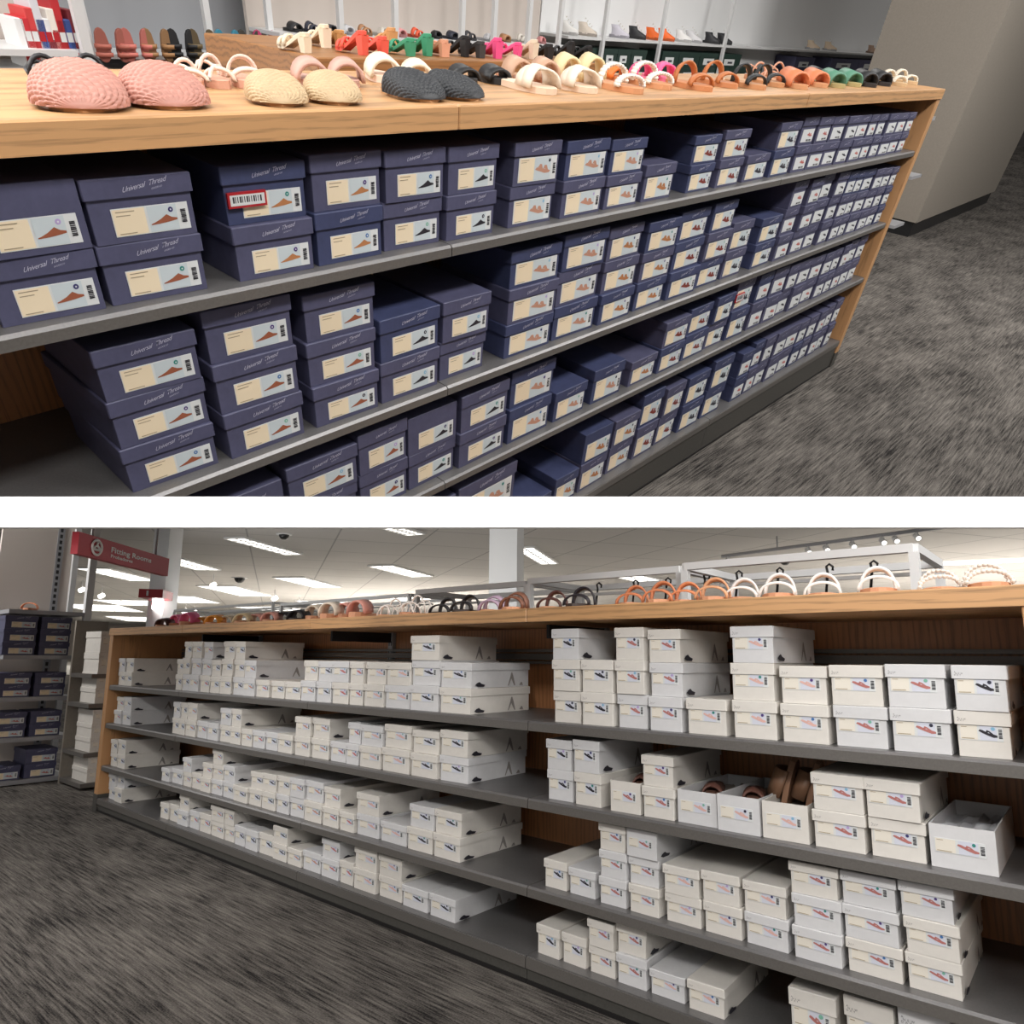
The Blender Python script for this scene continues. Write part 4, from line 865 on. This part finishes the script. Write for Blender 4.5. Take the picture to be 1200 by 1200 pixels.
# red hanging sign
d1 = 2.9; s0 = B.atd(92, 636, d1); s1 = B.atz(197.5, 665, s0.z); wv = s1 - s0; wv.z = 0; sw = wv.length; sh = 26.5 * d1 / FL
t = thing(B, 'hanging_sign', 'dark red hanging sign lettered Fitting Rooms', 'sign', tuple(s0), math.atan2(wv.y, wv.x))
mb = MB(); mb.box(0, sw, 0, .03, -sh / 2, sh / 2, mat('sign_red', (158, 22, 40), rough=.5)); mb.part('panel', t)
me = textmesh('lettering', [('Fitting Rooms', 0, 0, 1), ('Probadores', .04, -.72, .62)], M_PAPER, 1.0, 0, 1.0, .022)
addpart(me, 'lettering', t, (sw * .3, -.002, -sh * .02), (sw * .082, 1, sh * .36))
mb = MB(); R0 = sh * .34; mb.tube([(sw * .16 + R0 * 1.15 * math.cos(k * math.pi / 12), -.004, R0 * math.sin(k * math.pi / 12)) for k in range(24)], .006, M_PAPER, 4, True)
for pts in ([(-.8, -.15), (-.1, .25), (.1, .25), (.8, -.15), (.7, -.3), (-.7, -.3), (-.8, -.15)], [(0, .25), (0, .4), (.12, .5), (.1, .65), (-.1, .62)]):
    mb.tube([(sw * .16 + a_ * R0, -.004, b_ * R0) for a_, b_ in pts], .006, M_PAPER, 4)
mb.part('hanger_emblem', t)
for f in (.15, .85):
    mb = MB(); mb.tube([(sw * f, .015, sh / 2), (sw * f, .015, CH - s0.z)], .006, M_LGREY, 5); mb.part('suspension_wire', t)
# left rack of navy boxes, seen side on
pf = B.atz(78, 914, 0); X0 = pf.x
def yz(px, py): v = B.atx(px, py, X0); return v.y, v.z
yN = yz(0, 800)[0]; yF = pf.y
t = thing(B, 'white_shelf_rack', 'white metal shelf rack of navy boxes at the far left', 'shelving', (X0, yF, 0))
SH = [(716, 36), (768, 36), (816, 36), (862, 36), (910, 60)]
zsh = [yz(60, y)[1] for y, _ in SH]
for i, z in enumerate(zsh):
    mb = MB(); mb.box(-.42, 0, yN - yF, 0, z - .03, z, M_LGREY); mb.part('shelf', t)
mb = MB(); mb.box(-.47, -.44, yN - yF, 0, 0, 3.0, M_GWALL2); mb.part('back_panel', t)
for yy in (0,):
    mb = MB(); mb.box(-.05, .0, yy, yy + .05, 0, 3.0, M_WMETAL); mb.part('post', t)
    mb = MB(); mb.box(-.44, -.4, yy, yy + .04, 0, 3.0, M_WMETAL); mb.part('post', t)
    for z in (zsh[-1] * .8, 2.2): 
        mb = MB(); mb.box(-.42, -.03, yy + .01, yy + .04, z - .04, z, M_WMETAL); mb.part('crossbar', t)
mb = MB(); zz = .1
mb.box(-.438, -.43, -.12, -.07, 0, 3, M_LGREY)
while zz < 2.9: mb.box(-.4305, -.4295, -.105, -.085, zz, zz + .03, M_BLACK); zz += .05
mb.part('slotted_upright', t)
counts = [0, 3, 2, 2, 2]
for i in range(1, 5):
    z = zsh[i]; top = yz(60, (0, 723, 788, 833, 877)[i])[1]; h = (top - z) / counts[i]
    ys = [yF - .06, yz(40, 800)[0] + (0 if i != 4 else .0), yz(-4, 800)[0]]
    for c_ in range(2):
        for k in range(counts[i]):
            if i == 4 and c_ == 1 and k == 1: continue
            ym = (ys[c_] + ys[c_ + 1]) / 2; w = ys[c_] - ys[c_ + 1] - .02
            lab = 'navy box on the far left rack, %s, %s from bottom, %s column' % (('', 'top filled shelf', 'second shelf', 'third shelf', 'bottom shelf')[i], ORD[k], ('right', 'left')[c_])
            shoe_box(B, X0 - .03, ym, z + k * h + .001, w, .3, h, M_NAVY, 'pr', 'lilac', 'wide', lab, 'navy boxes on the far left rack', math.pi / 2)
slide(B, 'orange tan sandal on the far left rack above navy boxes', (224, 140, 96), (X0 - .12, yz(42, 710)[0], zsh[0] + .001), 1.2, .26, .1, None, style='cross', solergb=(190, 130, 100))
# slim rack of white boxes just beyond the unit's left end
pw = B.atz(112, 925, 0); XW = pw.x
def yw(px, py): v = B.atx(px, py, XW); return v.y, v.z
t = thing(B, 'slim_shelf_rack', 'slim grey rack of white boxes behind the left oak end', 'shelving', (XW, yw(112, 900)[0], 0)); y0_ = yw(112, 900)[0]; ya = yw(96, 900)[0] - y0_; yb = yw(136, 900)[0] - y0_
mb = MB(); mb.box(-.45, -.42, ya, yb, 0, 1.2, M_GWALL); mb.part('back_panel', t)
cnt = 0
for k, (py, n, pt) in enumerate(((790, 2, 735), (825, 2, 785), (882, 3, 828), (917, 2, 882))):
    z = yw(112, py)[1]; zt = yw(112, pt)[1]; mb = MB(); mb.box(-.42, 0, ya, yb, z - .03, z, M_SHELF); mb.part('shelf', t); h = (zt - z) / n * .92
    for j in range(n):
        shoe_box(B, XW - .02, y0_ + (ya + yb) * .3, z + j * h + .001, (yb - ya) * .55, .3, h, M_WBOX, 'gr', 'blue', 'narrow', 'white box left of the oak end panel, %s from bottom on its %s' % (ORD[j], SHELFN[k]), 'white boxes on the slim rack', math.pi / 2)
# clothes rails behind the counter
def railrack(pts_front, ybase, depth, label, posts):
    (x0, y0), (x1, y1) = pts_front
    a = B.aty(x0, y0, ybase); b = B.aty(x1, y1, ybase); zt = (a.z + b.z) / 2
    t = thing(B, 'clothes_rail', label, 'rack', (a.x, ybase, 0)); w = b.x - a.x; r = .016
    mb = MB(); mb.box(0, w, -r, r, zt - r * 2, zt, M_WHITE); mb.part('front_rail', t)
    mb = MB(); mb.box(0, w, depth - r, depth + r, zt - r * 2, zt, M_WHITE); mb.part('rear_rail', t)
    for x in (0, w):
        mb = MB(); mb.box(x - r, x + r, 0, depth, zt - r * 2, zt, M_WHITE); mb.part('side_rail', t)
        for yy in (0, depth):
            mb = MB(); mb.box(x - r, x + r, yy - r, yy + r, 0, zt - r * 2, M_WHITE); mb.part('post', t)
    for k in range(3):
        mb = MB(); mb.box(0, w, depth * .5 - .01, depth * .5 + .01, zt - .09 - k * .09, zt - .075 - k * .09, M_WMETAL); mb.part('hanging_bar', t)
    return a.x, b.x, zt
R1 = railrack(((489, 691), (618, 681)), 1.35, .5, 'white clothes rail frame left of the square column', None)
R2 = railrack(((621, 679), (797, 662)), 1.2, .5, 'white clothes rail frame in the centre behind the counter', None)
R3 = railrack(((803, 660), (1070, 637)), 1.1, .55, 'tall white clothes rail frame on the right behind the counter', None)
R4 = railrack(((330, 705), (480, 698)), 2.6, .6, 'distant low white clothes rail behind the left counter shoes', None)
R5 = railrack(((205, 712), (320, 708)), 3.4, .6, 'most distant white clothes rail behind the pink slippers', None)
# hooks with hanging flip flops
HK = [(702, R2, 'black', (34, 30, 32)), (745, R2, 'copper brown', (176, 104, 70)), (783, R2, 'dark cocoa', (96, 60, 48)), (828, R3, 'rust brown', (150, 86, 64)), (866, R3, 'brick red', (150, 70, 56)), (914, R3, 'deep red brown', (130, 60, 50)), (972, R3, 'walnut brown', (120, 78, 60)), (1024, R3, 'dark tan', (150, 96, 70))]
for k, (px, Rk, nm, rgb) in enumerate(HK):
    y = {R2: 1.2, R3: 1.1}[Rk] + .26; z = Rk[2] - .035; x = B.x_on(px, y, z)
    t = thing(B, 'shoe_hanger', 'grey wire hanger holding a %s flip flop pair' % nm, 'hanger', (x, y, z), .3, 'wire hangers on the rails')
    mb = MB(); mb.tube([(.012, 0, -.012), (.014, 0, .004), (0, 0, .016), (-.012, 0, .006), (-.008, 0, -.02), (-.02, 0, -.12)], .0055, M_DARK, 6); mb.part('hook', t)
    mb = MB(); mb.tube([(-.12, 0, -.13), (.08, 0, -.12)], .005, M_DARK, 6); mb.part('bar', t)
    for s, sd in ((-1, 'left'), (1, 'right')):
        slide(B, '%s flip flop hanging from a hook, %s of its pair' % (nm, sd), rgb, (x - .02 + s * .05, y, z - .22), .3, .22, .085, 'hanging flip flops', style='cross', solergb=tuple(int(v * .8) for v in rgb), name='flip_flop', rx=math.pi / 2)
# shoes on the lower counter
F2 = [(197, 22, 'dark brown flat shoe left of the pink slippers', (70, 44, 36), 'wide', 1.3), (213, 22, 'hot pink puffy slipper, left of the pair', (244, 112, 160), 'thick', 1.), (226, 22, 'hot pink puffy slipper, right of the pair', (244, 112, 160), 'thick', 1.),
 (240, 24, 'orange slide, left of the orange pair', (240, 160, 60), 'wide', 1.3), (256, 24, 'orange slide, right of the orange pair', (240, 160, 60), 'wide', 1.3), (272, 24, 'cream woven slide after the orange slides', (232, 214, 186), 'wide', 1.3),
 (290, 24, 'light straw slide beside the blush slides', (222, 200, 160), 'wide', 1.3), (306, 24, 'blush pink slide, left of the blush pair', (222, 160, 146), 'wide', 1.2), (322, 22, 'blush pink slide, right of the blush pair', (222, 160, 146), 'wide', 1.2),
 (338, 26, 'black flat slide, left of the dark pair on the counter', (34, 32, 36), 'wide', 1.2), (354, 24, 'black flat slide, right of the dark pair on the counter', (34, 32, 36), 'wide', 1.2),
 (374, 30, 'cream padded slide, left of the cream pair', (232, 218, 200), 'thick', 1.), (392, 28, 'cream padded slide, right of the cream pair', (232, 218, 200), 'thick', 1.),
 (410, 30, 'rose pink slide, left of the rose pair', (216, 150, 136), 'thick', .9), (426, 28, 'rose pink slide, right of the rose pair', (216, 150, 136), 'thick', .9),
 (460, 40, 'white thin strapped sandal, left of the strappy pair', (240, 230, 222), 'thin', .8), (486, 40, 'white thin strapped sandal, right of the strappy pair', (240, 230, 222), 'thin', .8),
 (522, 38, 'black strappy sandal, left of the black pair by the rails', (34, 30, 32), 'loop', .9), (548, 38, 'black strappy sandal, right of the black pair by the rails', (34, 30, 32), 'loop', .9),
 (580, 38, 'mauve grey sandal near the square column', (186, 160, 180), 'two', .9), (606, 36, 'brown strapped sandal below the square column', (130, 84, 64), 'two', .9),
 (650, 40, 'dark brown sandal right of the counter seam', (84, 50, 44), 'loop', .8), (682, 40, 'black sandal before the copper flip flops', (40, 34, 40), 'loop', .8),
 (744, 48, 'copper strapped sandal, left of the copper pair', (206, 128, 88), 'loop', .7), (776, 46, 'copper strapped sandal, right of the copper pair', (206, 128, 88), 'loop', .7),
 (806, 46, 'tan orange sandal next to the copper pair', (222, 140, 96), 'loop', .7), (838, 48, 'light tan sandal left of the white strapped ones', (216, 160, 120), 'loop', .7),
 (872, 56, 'white strapped sandal, first of those on the right', (240, 236, 232), 'loop', .7), (914, 56, 'white strapped sandal, second of those on the right', (240, 236, 232), 'loop', .7),
 (966, 60, 'white strapped sandal, third of those on the right', (240, 236, 232), 'loop', .7), (1030, 68, 'white strapped sandal, last before the crystal sandals', (240, 236, 232), 'loop', .7),
 (1102, 64, 'crystal beaded sandal, left of the glittering pair', (226, 218, 208), 'beads', .6), (1158, 66, 'crystal beaded sandal, right of the glittering pair at the frame edge', (226, 218, 208), 'beads', .6)]
for i, (px, wpx, lab, rgb, st, rz) in enumerate(F2):
    y = .12 + .06 * (i % 2); X, W = on_top(B, ZTB, px, wpx, y); W = min(max(W, .05), .1) * .85
    so = (206, 150, 116) if rgb[0] > 60 else (60, 50, 46)
    slide(B, lab, rgb, (X, y, ZTB + .0005), .3 * rz, W * 2.1, W, None, style=st, solergb=so, hh={'loop': .5, 'wide': .45, 'thick': .6, 'thin': .6}.get(st, .5))
# contents of the open boxes
for j, (x, y, z, w, d, h, k, si) in enumerate(OPEN):
    mb = MB(); n = 9; V = []
    for a_ in range(n + 1):
        for b_ in range(n + 1):
            V.append(((a_ / n - .5) * (w - .014), .008 + b_ / n * (d - .02), random.uniform(-.012, .006)))
    mb.add(V, [(i * (n + 1) + q_, (i + 1) * (n + 1) + q_, (i + 1) * (n + 1) + q_ + 1, i * (n + 1) + q_ + 1) for i in range(n) for q_ in range(n)], mat('tissue_paper', (150, 140, 132), rough=.8) if j < 4 else mat('white_tissue', (206, 206, 210), rough=.7), False)
    solo(B, mb, 'tissue_paper', 'crumpled tissue inside the %s open box from left, second shelf' % ORD[j], 'tissue paper', (x, y, z + h * .72), 0)
    if j in (0, 1, 2):
        slide(B, 'dark brown sandal lying in the %s open box from left' % ORD[j], (96, 62, 52), (x, y + .12, z + h * .76), .3, min(.22, d * .7), w * .4, 'sandals in open boxes', style='cross', solergb=(110, 76, 62), hh=.35)
x, y, z, w, d, h, k, si = OPEN[3]
for s, nm in ((-.25, 'left'), (.3, 'right')):
    slide(B, 'shiny brown flat standing upright in open box, %s one' % nm, (120, 88, 66), (x + w * s, y + .14, z + h * .9), math.pi / 2, .2, .075, 'upright flats in the open box', style='wide', solergb=(140, 104, 80), name='flat_shoe', rx=-1.35, hh=.5)

# ------------------------------------------------------------------ white beam standing for the blank gap between the two aisles
c0 = Vector((-1.1, (582 - PY) / FL * .62, .62)); 
mb = MB(); z0, z1 = .62, .67
V = []
for cz in (z0, z1):
    for yy in (582, 618):
        for xx in (-1.0, 1.0): V.append(camB + RB @ Vector((xx, (yy - PY) / FL * z0, cz)))
mb.add(V, [(0, 1, 3, 2), (5, 4, 6, 7), (1, 0, 4, 5), (2, 3, 7, 6), (0, 2, 6, 4), (3, 1, 5, 7)], M_GAP)
struct(B, mb, 'gap_beam')
# cut each aisle at the beam: nothing of one reaches into the other
NRM = (RB @ Vector((0, 1, .05))).normalized()
bpy.context.view_layer.update()
def clip():
    for o in list(bpy.data.objects):
        if o.type != 'MESH' or o.name.startswith('gap_beam'): continue
        mw = o.matrix_world; r = o
        while r.parent: r = r.parent
        isA = r.name in IN_A
        k = -1 if isA else 1
        ds = [(mw @ Vector(c) - camB).dot(NRM) * k for c in o.bound_box]
        if min(ds) >= 0: continue
        if max(ds) <= 0:
            bpy.data.objects.remove(o); continue
        bm = bmesh.new(); bm.from_mesh(o.data); inv = mw.inverted()
        co = inv @ camB; no = (mw.to_3x3().transposed() @ (NRM * k)).normalized()
        g = bmesh.ops.bisect_plane(bm, geom=bm.verts[:] + bm.edges[:] + bm.faces[:], plane_co=co, plane_no=no, clear_inner=True)
        ed = [e for e in g['geom_cut'] if isinstance(e, bmesh.types.BMEdge)]
        if ed and o.name.split('.')[0] in ('box_body', 'lid', 'kick_plate', 'shelf', 'base_shelf', 'back_panel'):
            try: bmesh.ops.holes_fill(bm, edges=ed, sides=0)
            except Exception: pass
        if not bm.verts: bm.free(); bpy.data.objects.remove(o); continue
        me = o.data.copy(); bm.to_mesh(me); bm.free(); o.data = me
clip()
for o in list(bpy.data.objects):
    if o.type == 'EMPTY' and not o.children and not o.parent: bpy.data.objects.remove(o)

# ------------------------------------------------------------------ light
def area(S, loc, tgt, sx, sy, e, col=(1, .98, .95)):
    l = bpy.data.lights.new('ceiling_and_fill_lamp', 'AREA'); l.shape = 'RECTANGLE'; l.size = sx; l.size_y = sy; l.energy = e; l.color = col  # shared by overhead aisle lamps and the added fill lamps
    o = bpy.data.objects.new('ceiling_and_fill_lamp', l); C.objects.link(o)
    p = Vector(loc); dr = (Vector(tgt) - p).normalized(); q = dr.to_track_quat('-Z', 'Y')
    o.matrix_world = S.M @ (Matrix.Translation(p) @ q.to_matrix().to_4x4())
for x in (.2, 2.0, 3.8, 5.6): area(A, (x, -1.7, 3.6), (x, -.5, .5), 1.2, .4, EA)
area(A, (7.5, -2.0, 3.6), (9.0, 0.3, .6), 1.4, .6, 130)  # fill lamp added to brighten the grey column and the carpet beside it
for x in (1.0, 3.5, 6.5): area(A, (x, 1.9, 3.6), (x, 1.9, 0), 1.2, .6, EA2)
for x in (-5.2, -3.2, -1.4, .1): area(B, (x, -2.9, 2.5), (x, 0, .4), 1.0, .3, EB)  # unseen lamps added behind the camera, below ceiling height, to light the white boxes
area(B, (-6.5, -1.5, 2.6), (-7.5, 4, .8), 1.2, .6, 60)  # fill lamp added to lift the dark left rack and red sign
for x, y in ((-30, 25), (0, 30), (-60, 60), (10, 60), (-20, 75), (-45, 110)): area(B, (x, y, CH - .3), (x, y, 0), 12, 12, 3000)  # broad lamps added so light bounced off the floor brightens the hall ceiling
for x in (-16, -9, -2): area(B, (x, 5.5, 2.2), (x, 14, 2.2), 5, .3, 80)  # fill lamps added facing away from the camera to whiten the columns
w = bpy.data.worlds.new('World'); bpy.context.scene.world = w; w.use_nodes = True
bg = w.node_tree.nodes['Background']; bg.inputs[0].default_value = (1, .98, .95, 1); bg.inputs[1].default_value = WS

# ------------------------------------------------------------------ camera
cd = bpy.data.cameras.new('camera'); cam = bpy.data.objects.new('camera', cd); C.objects.link(cam)
cd.sensor_fit = 'HORIZONTAL'; cd.sensor_width = 36; cd.lens = 36 * FL / 1200; cd.shift_x = (600 - PX) / 1200; cd.shift_y = (PY - 600) / 1200
cd.clip_start = .05; cd.clip_end = 600
ax = [RB @ Vector((1, 0, 0)), RB @ Vector((0, -1, 0)), RB @ Vector((0, 0, -1))]
m3 = Matrix((ax[0], ax[1], ax[2])).transposed()
cam.matrix_world = Matrix.Translation(camB) @ m3.to_4x4()
sc = bpy.context.scene; sc.camera = cam
sc.view_settings.view_transform = 'Standard'; sc.view_settings.look = 'None'; sc.view_settings.exposure = 0; sc.view_settings.gamma = 1
